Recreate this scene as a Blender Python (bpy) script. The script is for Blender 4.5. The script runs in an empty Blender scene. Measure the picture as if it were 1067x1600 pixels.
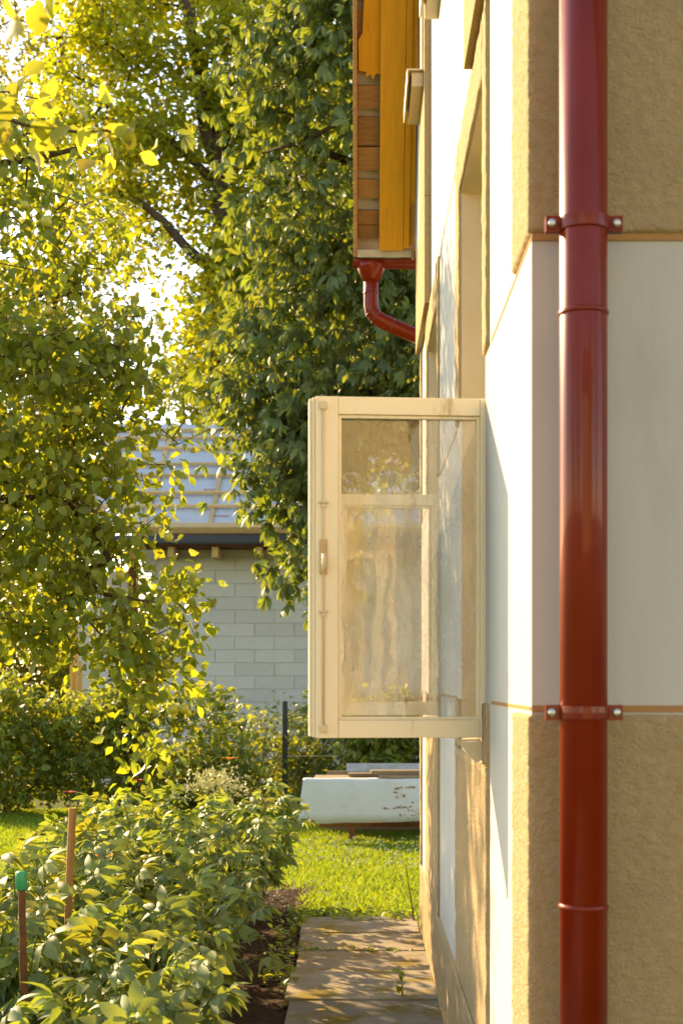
import bpy, bmesh, math, random
import numpy as np
from mathutils import Vector, Matrix, Quaternion

R = math.radians
random.seed(7)
rng = np.random.default_rng(7)
sc = bpy.context.scene
C = sc.collection

# ------------------------------------------------------------------ camera
F_PX, VPX, VPY, EYE = 2222.0, 563.0, 1066.0, 1.5      # focal length and vanishing point in pixels of a 1067x1600 frame
cam = bpy.data.objects.new('camera', bpy.data.cameras.new('camera'))
C.objects.link(cam); sc.camera = cam
cam.location = (0, 0, EYE); cam.rotation_euler = (R(90), 0, 0)
cam.data.sensor_fit = 'AUTO'; cam.data.sensor_width = 36; cam.data.lens = 50
cam.data.shift_x = -(VPX - 533.5) / 1600; cam.data.shift_y = (VPY - 800) / 1600
cam.data.clip_end = 1000; cam.data.clip_start = 0.05
cam.data.dof.use_dof = True; cam.data.dof.focus_distance = 6.2; cam.data.dof.aperture_fstop = 5.6

# ------------------------------------------------------------------ world, sun, exposure
SUN_AZ, SUN_EL = 39.0, 25.0                             # degrees left of the view direction, degrees above the horizon
w = bpy.data.worlds.new('World'); sc.world = w; w.use_nodes = True
nt = w.node_tree
sky = nt.nodes.new('ShaderNodeTexSky'); sky.sky_type = 'NISHITA'; sky.sun_disc = False
sky.sun_elevation = R(SUN_EL); sky.sun_rotation = R(-SUN_AZ); sky.dust_density = 0.4
nt.links.new(sky.outputs[0], nt.nodes['Background'].inputs[0])
nt.nodes['Background'].inputs[1].default_value = 0.15
sun = bpy.data.objects.new('sun', bpy.data.lights.new('sun', 'SUN')); C.objects.link(sun)
sun.data.energy = 3.9; sun.data.angle = R(0.6); sun.data.color = (1.0, 0.79, 0.51)
SDIR = Vector((-math.sin(R(SUN_AZ)) * math.cos(R(SUN_EL)), math.cos(R(SUN_AZ)) * math.cos(R(SUN_EL)), math.sin(R(SUN_EL))))
sun.rotation_euler = SDIR.to_track_quat('Z', 'Y').to_euler()
vs = sc.view_settings
vs.view_transform = 'Standard'; vs.look = 'None'; vs.gamma = 1; vs.use_curve_mapping = False
vs.exposure = 1.85
vs.use_white_balance = True; vs.white_balance_temperature = 8300; vs.white_balance_tint = 13
sc.render.engine = 'CYCLES'
sc.cycles.max_bounces = 10; sc.cycles.transparent_max_bounces = 12; sc.cycles.transmission_bounces = 8
sc.cycles.diffuse_bounces = 5; sc.cycles.caustics_reflective = False; sc.cycles.caustics_refractive = False

# ------------------------------------------------------------------ helpers: points, tags, meshes
def px(p):                                              # world point -> photo pixel (only to choose which leaves are large in view)
    return VPX + F_PX * p[0] / p[1], VPY - F_PX * (p[2] - EYE) / p[1]

def tag(o, label=None, cat=None, group=None, kind=None):
    if label: o['label'] = label
    if cat: o['category'] = cat
    if group: o['group'] = group
    if kind: o['kind'] = kind
    return o

def thing(name, label, cat, loc=(0, 0, 0), rz=0, group=None):
    o = bpy.data.objects.new(name, None); C.objects.link(o)
    o.location = loc; o.rotation_euler = (0, 0, rz); o.empty_display_size = 0.1
    return tag(o, label, cat, group)

def link(name, me, parent=None, mat=None):
    o = bpy.data.objects.new(name, me); C.objects.link(o)
    if parent is not None: o.parent = parent
    if mat is not None and not me.materials: me.materials.append(mat)
    return o

class MB:
    """collects boxes, tubes, sheets into one mesh"""
    def __init__(s): s.v = []; s.f = []
    def add(s, vs_, fs):
        b = len(s.v); s.v += [tuple(v) for v in vs_]; s.f += [tuple(i + b for i in f) for f in fs]; return s
    def box(s, x0, x1, y0, y1, z0, z1, M=None):
        vv = [Vector(p) for p in ((x0,y0,z0),(x1,y0,z0),(x1,y1,z0),(x0,y1,z0),(x0,y0,z1),(x1,y0,z1),(x1,y1,z1),(x0,y1,z1))]
        if M is not None: vv = [M @ v for v in vv]
        return s.add(vv, [(0,3,2,1),(4,5,6,7),(0,1,5,4),(1,2,6,5),(2,3,7,6),(3,0,4,7)])
    def prism(s, poly, a, b):                            # poly: points on plane a (list of 3d), offset vector b
        n = len(poly); vv = [Vector(p) for p in poly] + [Vector(p) + Vector(b) for p in poly]
        return s.add(vv, [tuple(range(n))[::-1], tuple(range(n, 2*n))] + [(i, (i+1) % n, n + (i+1) % n, n + i) for i in range(n)])
    def tube(s, pts, rad, n=8, cap=True):
        pts = [Vector(p) for p in pts]; rs = rad if hasattr(rad, '__len__') else [rad] * len(pts)
        b = len(s.v); up = None
        for i, p in enumerate(pts):
            d = (pts[min(i+1, len(pts)-1)] - pts[max(i-1, 0)]).normalized()
            if up is None: up = d.orthogonal().normalized()
            else:
                up = (up - d * up.dot(d)); up = up.normalized() if up.length > 1e-6 else d.orthogonal().normalized()
            q = d.cross(up)
            for k in range(n):
                a = 2 * math.pi * k / n
                s.v.append(tuple(p + (up * math.cos(a) + q * math.sin(a)) * rs[i]))
        for i in range(len(pts) - 1):
            for k in range(n):
                s.f.append((b + i*n + k, b + i*n + (k+1) % n, b + (i+1)*n + (k+1) % n, b + (i+1)*n + k))
        if cap:
            s.f.append(tuple(b + k for k in range(n))[::-1]); s.f.append(tuple(b + (len(pts)-1)*n + k for k in range(n)))
        return s
    def lathe(s, prof, center, n=12):                    # prof: (r, z)
        b = len(s.v); c = Vector(center)
        for r, z in prof:
            for k in range(n):
                a = 2 * math.pi * k / n; s.v.append((c.x + r*math.cos(a), c.y + r*math.sin(a), c.z + z))
        for i in range(len(prof) - 1):
            for k in range(n):
                s.f.append((b + i*n + k, b + i*n + (k+1) % n, b + (i+1)*n + (k+1) % n, b + (i+1)*n + k))
        s.f.append(tuple(b + k for k in range(n))[::-1]); s.f.append(tuple(b + (len(prof)-1)*n + k for k in range(n)))
        return s
    def mesh(s, name, mat=None, smooth=False, bevel=0.0):
        me = bpy.data.meshes.new(name); me.from_pydata(s.v, [], s.f); me.validate()
        if bevel > 0:
            bm = bmesh.new(); bm.from_mesh(me)
            bmesh.ops.bevel(bm, geom=bm.edges[:], offset=bevel, segments=2, profile=0.6, affect='EDGES', clamp_overlap=True)
            bm.to_mesh(me); bm.free()
        if smooth: me.polygons.foreach_set('use_smooth', [True] * len(me.polygons))
        if mat: me.materials.append(mat)
        return me
    def build(s, name, mat, parent=None, smooth=False, bevel=0.0):
        return link(name, s.mesh(name, mat, smooth, bevel), parent)

def np_mesh(name, V, Fc, mat, smooth=False):             # V (n,3), Fc (m,k) all faces the same size
    me = bpy.data.meshes.new(name)
    V = np.asarray(V, np.float32); Fc = np.asarray(Fc, np.int32); k = Fc.shape[1]
    me.vertices.add(len(V)); me.vertices.foreach_set('co', V.ravel())
    me.loops.add(Fc.size); me.loops.foreach_set('vertex_index', Fc.ravel())
    me.polygons.add(len(Fc)); me.polygons.foreach_set('loop_start', np.arange(0, Fc.size, k, dtype=np.int32))
    me.update(calc_edges=True)
    if smooth: me.polygons.foreach_set('use_smooth', np.ones(len(Fc), bool))
    me.materials.append(mat)
    return me

# ------------------------------------------------------------------ materials
class NT:
    def __init__(s, m): s.t = m.node_tree; s.n = s.t.nodes
    def new(s, typ, **kw):
        n = s.n.new(typ)
        for k, v in kw.items():
            if k in n.inputs.keys(): n.inputs[k].default_value = v
            else: setattr(n, k, v)
        return n
    def l(s, a, b): s.t.links.new(a, b)

def material(name, base, rough=0.7, spec=0.3, var=None, scale=6.0, detail=4, bump=0.0, bump_scale=60.0, metallic=0.0,
             stain=None, stain_scale=1.3, stain_lo=0.55, stain_hi=0.75, stretch=(1, 1, 1), coat=0.0, bump_dist=0.01, rand=0.0, rough_noise=0.0, streak=0.0):
    m = bpy.data.materials.new(name); m.use_nodes = True
    t = NT(m); p = t.n['Principled BSDF']
    p.inputs['Roughness'].default_value = rough; p.inputs['Specular IOR Level'].default_value = spec
    p.inputs['Metallic'].default_value = metallic; p.inputs['Coat Weight'].default_value = coat
    p.inputs['Base Color'].default_value = (*base, 1); p.inputs['Coat Roughness'].default_value = .07
    tc = t.new('ShaderNodeTexCoord'); mp = t.new('ShaderNodeMapping'); mp.inputs['Scale'].default_value = stretch
    t.l(tc.outputs['Object'], mp.inputs[0])
    col = None
    if var is not None:
        nz = t.new('ShaderNodeTexNoise', Scale=scale, Detail=detail, Roughness=0.6); t.l(mp.outputs[0], nz.inputs['Vector'])
        mx = t.new('ShaderNodeMix', data_type='RGBA'); mx.inputs[6].default_value = (*base, 1); mx.inputs[7].default_value = (*var, 1)
        rm = t.new('ShaderNodeMapRange'); rm.inputs[1].default_value = 0.35; rm.inputs[2].default_value = 0.65
        t.l(nz.outputs[0], rm.inputs[0]); t.l(rm.outputs[0], mx.inputs[0]); col = mx.outputs[2]
    if stain is not None:
        nz = t.new('ShaderNodeTexNoise', Scale=stain_scale, Detail=6, Roughness=0.65); t.l(mp.outputs[0], nz.inputs['Vector'])
        rm = t.new('ShaderNodeMapRange'); rm.inputs[1].default_value = stain_lo; rm.inputs[2].default_value = stain_hi
        t.l(nz.outputs[0], rm.inputs[0])
        mx = t.new('ShaderNodeMix', data_type='RGBA'); mx.inputs[6].default_value = (*base, 1); mx.inputs[7].default_value = (*stain, 1)
        if col: t.l(col, mx.inputs[6])
        t.l(rm.outputs[0], mx.inputs[0]); col = mx.outputs[2]
    if streak > 0 and col:
        m2 = t.new('ShaderNodeMapping'); m2.inputs['Scale'].default_value = (4.5, 4.5, .45); t.l(tc.outputs['Object'], m2.inputs[0])
        nz = t.new('ShaderNodeTexNoise', Scale=1.0, Detail=5, Roughness=0.6); t.l(m2.outputs[0], nz.inputs['Vector'])
        rm = t.new('ShaderNodeMapRange'); rm.inputs[1].default_value = .45; rm.inputs[2].default_value = .8; rm.inputs[3].default_value = 1; rm.inputs[4].default_value = 1 - streak
        t.l(nz.outputs[0], rm.inputs[0]); hs = t.new('ShaderNodeHueSaturation'); t.l(rm.outputs[0], hs.inputs['Value']); t.l(col, hs.inputs['Color']); col = hs.outputs[0]
    if rand > 0:
        oi = t.new('ShaderNodeObjectInfo'); hs = t.new('ShaderNodeHueSaturation'); hs.inputs['Color'].default_value = (*base, 1)
        rm = t.new('ShaderNodeMapRange'); rm.inputs[3].default_value = 1 - rand; rm.inputs[4].default_value = 1 + rand
        t.l(oi.outputs['Random'], rm.inputs[0]); t.l(rm.outputs[0], hs.inputs['Value'])
        if col: t.l(col, hs.inputs['Color'])
        col = hs.outputs[0]
    if col: t.l(col, p.inputs['Base Color'])
    if bump > 0:
        nz = t.new('ShaderNodeTexNoise', Scale=bump_scale, Detail=5, Roughness=0.6); t.l(mp.outputs[0], nz.inputs['Vector'])
        bp = t.new('ShaderNodeBump', Strength=bump, Distance=bump_dist); t.l(nz.outputs[0], bp.inputs['Height']); t.l(bp.outputs[0], p.inputs['Normal'])
    if rough_noise > 0:
        nz = t.new('ShaderNodeTexNoise', Scale=9.0, Detail=5); t.l(mp.outputs[0], nz.inputs['Vector'])
        rm = t.new('ShaderNodeMapRange'); rm.inputs[3].default_value = rough - rough_noise; rm.inputs[4].default_value = rough + rough_noise
        t.l(nz.outputs[0], rm.inputs[0]); t.l(rm.outputs[0], p.inputs['Roughness'])
    return m

def leaf_material(name, top, trans, tw=0.45, rough=0.45, spec=0.35, island=True, warm=None, vv=0.25):
    m = bpy.data.materials.new(name); m.use_nodes = True
    t = NT(m); p = t.n['Principled BSDF']; out = t.n['Material Output']
    p.inputs['Roughness'].default_value = rough; p.inputs['Specular IOR Level'].default_value = spec
    if island: rnd = t.new('ShaderNodeNewGeometry').outputs['Random Per Island']
    else: rnd = t.new('ShaderNodeObjectInfo').outputs['Random']
    def vary(c, c2, amt):
        mx = t.new('ShaderNodeMix', data_type='RGBA'); mx.inputs[6].default_value = (*c, 1); mx.inputs[7].default_value = (*c2, 1)
        pw = t.new('ShaderNodeMath', operation='POWER'); pw.inputs[1].default_value = 2.5; t.l(rnd, pw.inputs[0]); t.l(pw.outputs[0], mx.inputs[0])
        hs = t.new('ShaderNodeHueSaturation'); rm = t.new('ShaderNodeMapRange'); rm.inputs[3].default_value = 1 - amt; rm.inputs[4].default_value = 1 + amt
        ml = t.new('ShaderNodeMath', operation='MULTIPLY'); ml.inputs[1].default_value = 7.31; fr = t.new('ShaderNodeMath', operation='FRACT')
        t.l(rnd, ml.inputs[0]); t.l(ml.outputs[0], fr.inputs[0]); t.l(fr.outputs[0], rm.inputs[0]); t.l(rm.outputs[0], hs.inputs['Value'])
        t.l(mx.outputs[2], hs.inputs['Color']); return hs.outputs[0]
    w2 = warm or (top[0]*1.5, top[1]*1.2, top[2]*0.9)
    t.l(vary(top, w2, vv), p.inputs['Base Color'])
    tr = t.new('ShaderNodeBsdfTranslucent'); t.l(vary(trans, (min(trans[0]*1.35, .9), trans[1]*1.05, trans[2]), vv), tr.inputs[0])
    mix = t.new('ShaderNodeMixShader'); mix.inputs[0].default_value = tw
    t.l(p.outputs[0], mix.inputs[1]); t.l(tr.outputs[0], mix.inputs[2]); t.l(mix.outputs[0], out.inputs[0])
    return m

M = {}
M['plaster'] = material('white_plaster', (.54, .52, .475), .85, .15, var=(.51, .49, .44), scale=2.2, bump=.25, bump_scale=140, bump_dist=.003,
                        stain=(.37, .35, .31), stain_scale=2.1, stain_lo=.54, stain_hi=.86, streak=.10, stretch=(1, 1, .35))
M['roughcast'] = material('beige_roughcast', (.485, .355, .20), .95, .1, var=(.425, .305, .165), scale=55, bump=1.0, bump_scale=130, bump_dist=.010,
                          stain=(.39, .285, .155), stain_scale=3.5, stain_lo=.5, stain_hi=.8)
M['ochre'] = material('pale_ochre_render', (.66, .52, .30), .9, .1, var=(.58, .45, .25), scale=2)
M['joint'] = material('orange_joint', (.45, .22, .07), .9, .1, var=(.36, .2, .1), scale=30)
M['reveal'] = material('beige_reveal_paint', (.74, .63, .44), .8, .15, var=(.70, .59, .40), scale=5, bump=.2, bump_scale=90, bump_dist=.003)
M['red'] = material('red_painted_metal', (.205, .018, .005), .36, .18, var=(.165, .013, .003), scale=4, coat=.3, rough_noise=.07, stain=(.17, .06, .03), stain_scale=7, stain_lo=.62, stain_hi=.9, bump=.04, bump_scale=8)
M['steel'] = material('zinc_steel', (.62, .62, .6), .4, .5, metallic=.9, var=(.5, .5, .48), scale=60)
M['cream'] = material('cream_window_paint', (.84, .73, .53), .45, .35, var=(.80, .69, .48), scale=4, bump=.15, bump_scale=50, bump_dist=.002,
                      stain=(.44, .32, .17), stain_scale=15, stain_lo=.62, stain_hi=.78, stretch=(1, 1, .25))
M['creamsill'] = material('cream_sheet_metal', (.66, .55, .36), .45, .4, var=(.6, .49, .31), scale=5)
M['yellow'] = material('ochre_painted_wood', (.70, .33, .02), .6, .3, var=(.62, .27, .016), scale=5, stretch=(10, .8, .8), bump=.35, bump_scale=40, bump_dist=.004,
                       stain=(.22, .10, .02), stain_scale=3, stain_lo=.64, stain_hi=.82)
M['rawwood'] = material('raw_timber', (.42, .23, .085), .75, .2, var=(.31, .16, .06), scale=7, stretch=(1, 9, 9), bump=.4, bump_scale=30, bump_dist=.004, rand=.25)
M['greywood'] = material('weathered_board', (.34, .27, .17), .85, .15, var=(.22, .17, .11), scale=9, stretch=(1, 9, 9), bump=.5, bump_scale=30, bump_dist=.004, rand=.2)
M['newwood'] = material('new_pine', (.66, .46, .22), .7, .2, var=(.56, .37, .16), scale=6, stretch=(1, 8, 8), rand=.12)
M['lath'] = material('yellow_lath', (.74, .44, .12), .7, .2, var=(.64, .36, .09), scale=6)
M['membrane'] = material('grey_roof_membrane', (.50, .53, .56), .6, .3, var=(.44, .47, .51), scale=2.2, bump=.5, bump_scale=3, bump_dist=.03)
M['redprint'] = material('red_print', (.45, .12, .1), .7, .2)
M['underlay'] = material('pale_underlay', (.55, .51, .42), .8, .1, var=(.45, .41, .33), scale=8)
M['tile'] = material('brown_roof_tile', (.16, .07, .04), .8, .2, var=(.11, .05, .03), scale=9)
M['gutter'] = material('anthracite_gutter', (.035, .04, .05), .4, .4)
M['block'] = material('grey_aerated_block', (.54, .54, .515), .95, .05, var=(.50, .50, .48), scale=14, bump=.3, bump_scale=40, bump_dist=.004, rand=.055)
M['mortar'] = material('block_mortar', (.36, .355, .335), .95, .05)
M['slab'] = material('concrete_slab', (.28, .24, .175), .92, .12, var=(.215, .18, .125), scale=5, detail=8, bump=.5, bump_scale=90, bump_dist=.006,
                     stain=(.19, .14, .03), stain_scale=3.4, stain_lo=.50, stain_hi=.62, rand=.16)
M['soil'] = material('dark_soil', (.075, .045, .026), .95, .1, var=(.045, .028, .016), scale=18, bump=1, bump_scale=26, bump_dist=.05)
M['ground'] = material('lawn_ground', (.075, .11, .02), .95, .05, var=(.10, .10, .025), scale=1.5, bump=.6, bump_scale=30, bump_dist=.04)
M['bark'] = material('dark_bark', (.085, .06, .04), .95, .1, var=(.05, .035, .022), scale=9, bump=.8, bump_scale=18, bump_dist=.03, stretch=(1, 1, .3))
M['twig'] = material('brown_twig', (.11, .075, .04), .9, .1)
M['stem'] = material('green_stem', (.13, .16, .04), .7, .2)
M['rust'] = material('rusty_brown', (.17, .075, .03), .85, .2, var=(.10, .045, .02), scale=20)
M['rustspot'] = material('rust_spot', (.30, .15, .07), .85, .2, var=(.20, .10, .05), scale=30)
M['stake'] = material('weathered_stake', (.46, .25, .10), .85, .15, var=(.34, .18, .07), scale=12, stretch=(6, 6, .5))
M['green'] = material('green_plastic', (.02, .33, .13), .35, .4, var=(.02, .28, .11), scale=10)
M['post'] = material('dark_green_post', (.028, .036, .032), .5, .35)
M['enamel'] = material('white_enamel', (.52, .60, .64), .45, .25, var=(.47, .55, .59), scale=3.5, stain=(.40, .26, .12), stain_scale=4.0, stain_lo=.60, stain_hi=.78, bump=.05, bump_scale=3)
M['fibre'] = material('grey_fibre_cement', (.30, .34, .35), .9, .1, var=(.22, .26, .25), scale=7)
M['dark'] = material('room_shade_dark', (.05, .042, .035), .9, .1)
M['brass'] = material('worn_brass', (.56, .40, .21), .5, .4, metallic=.15, var=(.46, .31, .15), scale=40)
M['rod'] = material('cream_metal_rod', (.62, .52, .35), .5, .3)
M['appleskin'] = material('green_apple_skin', (.36, .42, .06), .35, .4, var=(.42, .38, .05), scale=10)
M['orange'] = material('orange_petal', (.75, .22, .03), .6, .2)
M['cream_petal'] = material('cream_petal', (.62, .60, .32), .7, .2)
M['white_petal'] = material('white_clover_petal', (.72, .70, .6), .7, .2)
M['redpetal'] = material('red_petal', (.5, .04, .02), .6, .2)

M['L_apple'] = leaf_material('apple_leaf', (.14, .20, .05), (.40, .47, .03), .42)
M['L_apple1'] = leaf_material('apple_leaf_single', (.14, .20, .05), (.40, .47, .03), .42, island=False)
M['L_near'] = leaf_material('sunlit_apple_leaf', (.13, .18, .03), (.50, .52, .05), .52, island=False)
M['L_chest'] = leaf_material('chestnut_leaf', (.105, .16, .068), (.30, .37, .03), .36, rough=.5, spec=.28)
M['L_chest1'] = leaf_material('chestnut_leaf_single', (.105, .16, .068), (.30, .37, .03), .36, rough=.5, spec=.28, island=False)
M['L_maple'] = leaf_material('tall_tree_leaf', (.09, .14, .035), (.54, .57, .03), .58)
M['L_gold'] = leaf_material('golden_tree_leaf', (.14, .16, .02), (.54, .50, .03), .5)
M['L_far'] = leaf_material('far_tree_leaf', (.07, .10, .04), (.42, .40, .04), .45)
M['L_hedge'] = leaf_material('hedge_leaf', (.12, .18, .05), (.42, .48, .03), .42, vv=.35)
M['L_gbush'] = leaf_material('golden_bush_leaf', (.10, .14, .02), (.27, .28, .02), .45)
M['L_peony'] = leaf_material('peony_leaf', (.145, .225, .085), (.40, .48, .05), .36, rough=.5, spec=.3, island=False, vv=.3)
M['L_grass'] = leaf_material('grass_blade', (.115, .20, .03), (.36, .48, .03), .45, rough=.6, spec=.2)

def glass_material(dust=True):
    m = bpy.data.materials.new('dusty_window_glass' if dust else 'clean_window_glass'); m.use_nodes = True
    t = NT(m); t.n.remove(t.n['Principled BSDF']); out = t.n['Material Output']
    tc = t.new('ShaderNodeTexCoord')
    tr = t.new('ShaderNodeBsdfTransparent'); tr.inputs[0].default_value = (1, 1, .995, 1)
    gl = t.new('ShaderNodeBsdfGlossy', Roughness=0.02)
    nz = t.new('ShaderNodeTexNoise', Scale=3.0, Detail=2); t.l(tc.outputs['Object'], nz.inputs['Vector'])
    bp = t.new('ShaderNodeBump', Strength=.12, Distance=.02); t.l(nz.outputs[0], bp.inputs['Height']); t.l(bp.outputs[0], gl.inputs['Normal'])
    fr = t.new('ShaderNodeFresnel', IOR=2.0)
    a = t.new('ShaderNodeMixShader'); t.l(fr.outputs[0], a.inputs[0]); t.l(tr.outputs[0], a.inputs[1]); t.l(gl.outputs[0], a.inputs[2])
    if not dust:
        t.l(a.outputs[0], out.inputs[0]); return m
    # film of dust that scatters the low sun
    df = t.new('ShaderNodeBsdfDiffuse'); df.inputs[0].default_value = (.75, .66, .48, 1)
    tl = t.new('ShaderNodeBsdfTranslucent'); tl.inputs[0].default_value = (.97, .82, .50, 1)
    d = t.new('ShaderNodeMixShader'); d.inputs[0].default_value = .82; t.l(df.outputs[0], d.inputs[1]); t.l(tl.outputs[0], d.inputs[2])
    mp = t.new('ShaderNodeMapping'); mp.inputs['Scale'].default_value = (3.0, 3.0, 1.0); t.l(tc.outputs['Object'], mp.inputs[0])
    n2 = t.new('ShaderNodeTexNoise', Scale=5.0, Detail=10, Roughness=.7, Distortion=.3); t.l(mp.outputs[0], n2.inputs['Vector'])
    rm = t.new('ShaderNodeMapRange'); rm.inputs[1].default_value = .3; rm.inputs[2].default_value = .72; rm.inputs[3].default_value = .17; rm.inputs[4].default_value = .44
    t.l(n2.outputs[0], rm.inputs[0])
    b = t.new('ShaderNodeMixShader'); t.l(rm.outputs[0], b.inputs[0]); t.l(a.outputs[0], b.inputs[1]); t.l(d.outputs[0], b.inputs[2])
    t.l(b.outputs[0], out.inputs[0])
    return m
M['glass'] = glass_material(); M['clear'] = glass_material(False)
M['clearglass'] = material('dark_window_glass', (.03, .035, .04), .08, .6)

# ================================================================== SETTING
X_W, Y0, Y1 = 0.369, 3.07, 8.60                         # gable plane, near and far corner
PL = 0.41                                               # plinth top

g = MB()
g.add([(-250, -60, -.05), (250, -60, -.05), (250, 500, -.05), (-250, 500, -.05)], [(0, 1, 2, 3)])
tag(g.build('ground', M['ground']), kind='structure', label='green garden ground under the lawn and the beds')

# soil bed: an uneven sheet
def uneven(name, x0, x1, y0, y1, z, step, amp, mat, label):
    nx, ny = int((x1-x0)/step)+1, int((y1-y0)/step)+1
    X, Y = np.meshgrid(np.linspace(x0, x1, nx), np.linspace(y0, y1, ny))
    Z = z + amp * (rng.random(X.shape) - .5) * 2
    V = np.stack([X.ravel(), Y.ravel(), Z.ravel()], 1)
    i = np.arange(nx*ny).reshape(ny, nx)
    Fq = np.stack([i[:-1, :-1].ravel(), i[:-1, 1:].ravel(), i[1:, 1:].ravel(), i[1:, :-1].ravel()], 1)
    o = link(name, np_mesh(name, V, Fq, mat, True)); tag(o, label, kind='structure'); return o
uneven('soil', -1.95, -.35, 1.5, 10.6, -.005, .035, .012, M['soil'], 'dark bare soil of the flower bed beside the path')

# path of concrete slabs
path = tag(MB().box(-.36, .34, 1.2, 8.93, -.045, -.008).build('path', M['soil']), 'garden path of mossy concrete slabs along the house wall', kind='structure')
yj = [8.91, 8.36, 7.82, 7.2, 6.55, 5.95, 5.33, 4.72, 4.1, 3.5, 2.9, 2.3, 1.7]
for i in range(len(yj) - 1):
    a, b = yj[i+1] + .004, yj[i] - .004
    m = MB().box(-.352 + random.uniform(-.008, .008), .352, a, b, -.006, .03 + random.uniform(-.004, .004))
    o = m.build('paving_slab', M['slab'], path, bevel=.006); o.rotation_euler = (random.uniform(-.002, .002), random.uniform(-.004, .004), random.uniform(-.004, .004))

# ------------------------------------------------------------------ leaf templates and scattering
def leaf_tmpl(L=1.0, W=.6, fold=.25, curve=.25, base=.12, widest=.42, n=4):
    """folded, curved pointed leaf; stem at origin, blade along +Y, top +Z. returns V, F(quads/tris as quads)"""
    V = []; 
    for i in range(n + 1):
        s = i / n; wv = W * .5 * (math.sin(math.pi * min(1, s / widest) / 2) if s < widest else math.cos(math.pi / 2 * (s - widest) / (1 - widest)) ** .8) if 0 < s < 1 else 0
        if i == 0: wv = W * base * .5
        z = -curve * s * s
        V += [(-wv, s * L, z + fold * wv), (0, s * L, z), (wv, s * L, z + fold * wv)]
    Fq = []
    for i in range(n):
        a = 3 * i; Fq += [(a, a+1, a+4, a+3), (a+1, a+2, a+5, a+4)]
    return np.array(V, float), np.array(Fq, int)

def merge(tmpls):
    V = []; Fq = []; b = 0
    for v, f in tmpls: V.append(v); Fq.append(f + b); b += len(v)
    return np.concatenate(V), np.concatenate(Fq)

def xf(t, Mx):
    v, f = t; A = np.array(Mx); return v @ A[:3, :3].T + A[:3, 3], f

def strip(p0, p1, wd):                                    # thin petiole: a 3-sided stick
    p0 = np.array(p0, float); p1 = np.array(p1, float)
    d = p1 - p0; d /= np.linalg.norm(d); u = np.cross(d, [0, 0, 1.]); u = u / (np.linalg.norm(u) + 1e-9); q = np.cross(d, u)
    ring = [u * math.cos(a) + q * math.sin(a) for a in (0, 2.1, 4.2)]
    V = [p0 + r * wd for r in ring] + [p1 + r * wd * .7 for r in ring]
    return np.array(V), np.array([(0, 1, 4, 3), (1, 2, 5, 4), (2, 0, 3, 5)])

T_OVAL = leaf_tmpl(1, .66, .3, .22, n=3)
T_SMALL = leaf_tmpl(1, .62, .25, .18, n=2)
def palmate(n=6, droop=.55):
    parts = []
    for k in range(n):
        a = R(-115 + 230 * k / (n - 1)); ln = .62 + .38 * math.cos(a * .8)
        parts.append(xf(leaf_tmpl(ln, .36 * ln, .28, .30, widest=.62, n=3), Matrix.Rotation(-a, 4, 'Z') @ Matrix.Rotation(-droop - random.uniform(-.15, .15), 4, 'X')))
    parts.append(strip((0, -.5, .12), (0, 0, 0), .012))
    return merge(parts)
T_PALM = [palmate(7, .55), palmate(6, .8), palmate(5, .4)]

def rotmats(D, N):                                        # D along leaf, N approx normal -> (m,3,3) columns side, dir, normal
    D = D / (np.linalg.norm(D, axis=1, keepdims=True) + 1e-9)
    S = np.cross(D, N); S /= (np.linalg.norm(S, axis=1, keepdims=True) + 1e-9)
    N2 = np.cross(S, D)
    return np.stack([S, D, N2], 2)

def inst_mesh(name, tmpl, P, RM, S, mat):
    v, f = tmpl; m = len(P)
    V = np.einsum('mij,nj->mni', RM, v) * S[:, None, None] + P[:, None, :]
    Fa = (f[None] + (np.arange(m) * len(v))[:, None, None]).reshape(-1, f.shape[1])
    return np_mesh(name, V.reshape(-1, 3), Fa, mat)

def leaves(root, tmpls, P, D, N, S, mat, mat1, nparts, name='foliage'):
    """most leaves as one stuff part, the ones that show largest in the photo as leaf objects of their own"""
    RM = rotmats(D, N); loc = np.array(root.location); G = P + loc
    pick = np.zeros(len(P), bool)
    if nparts:
        xx = VPX + F_PX * G[:, 0] / np.maximum(G[:, 1], .1); yy = VPY - F_PX * (G[:, 2] - EYE) / np.maximum(G[:, 1], .1)
        ok = (xx > -10) & (xx < 655) & (yy > -10) & (yy < 1300) & (G[:, 1] > .5)
        size = np.where(ok, S / np.maximum(G[:, 1], .1) * (1 + .25 * rng.random(len(P))), 0)
        idx = np.argsort(-size)[:nparts]; pick[idx[size[idx] > 0]] = True
    tid = rng.integers(0, len(tmpls), len(P))
    rest = ~pick
    vs_, fs_ = [], []; b = 0
    for k, t in enumerate(tmpls):
        q = rest & (tid == k)
        if not q.any(): continue
        v, f = t; V = (np.einsum('mij,nj->mni', RM[q], v) * S[q][:, None, None] + P[q][:, None, :]).reshape(-1, 3)
        Fa = (f[None] + (np.arange(q.sum()) * len(v))[:, None, None]).reshape(-1, f.shape[1]) + b
        vs_.append(V); fs_.append(Fa); b += len(V)
    if vs_: tag(link(name, np_mesh(name, np.concatenate(vs_), np.concatenate(fs_), mat), root), kind='stuff')
    if nparts:
        meshes = [np_mesh('leaf', t[0], t[1], mat1) for t in tmpls]
        for i in np.nonzero(pick)[0]:
            o = link('leaf', meshes[tid[i]], root)
            A = Matrix.Identity(4)
            for r_ in range(3):
                for c_ in range(3): A[r_][c_] = RM[i, r_, c_] * S[i]
                A[r_][3] = P[i, r_]
            o.matrix_local = A

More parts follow.
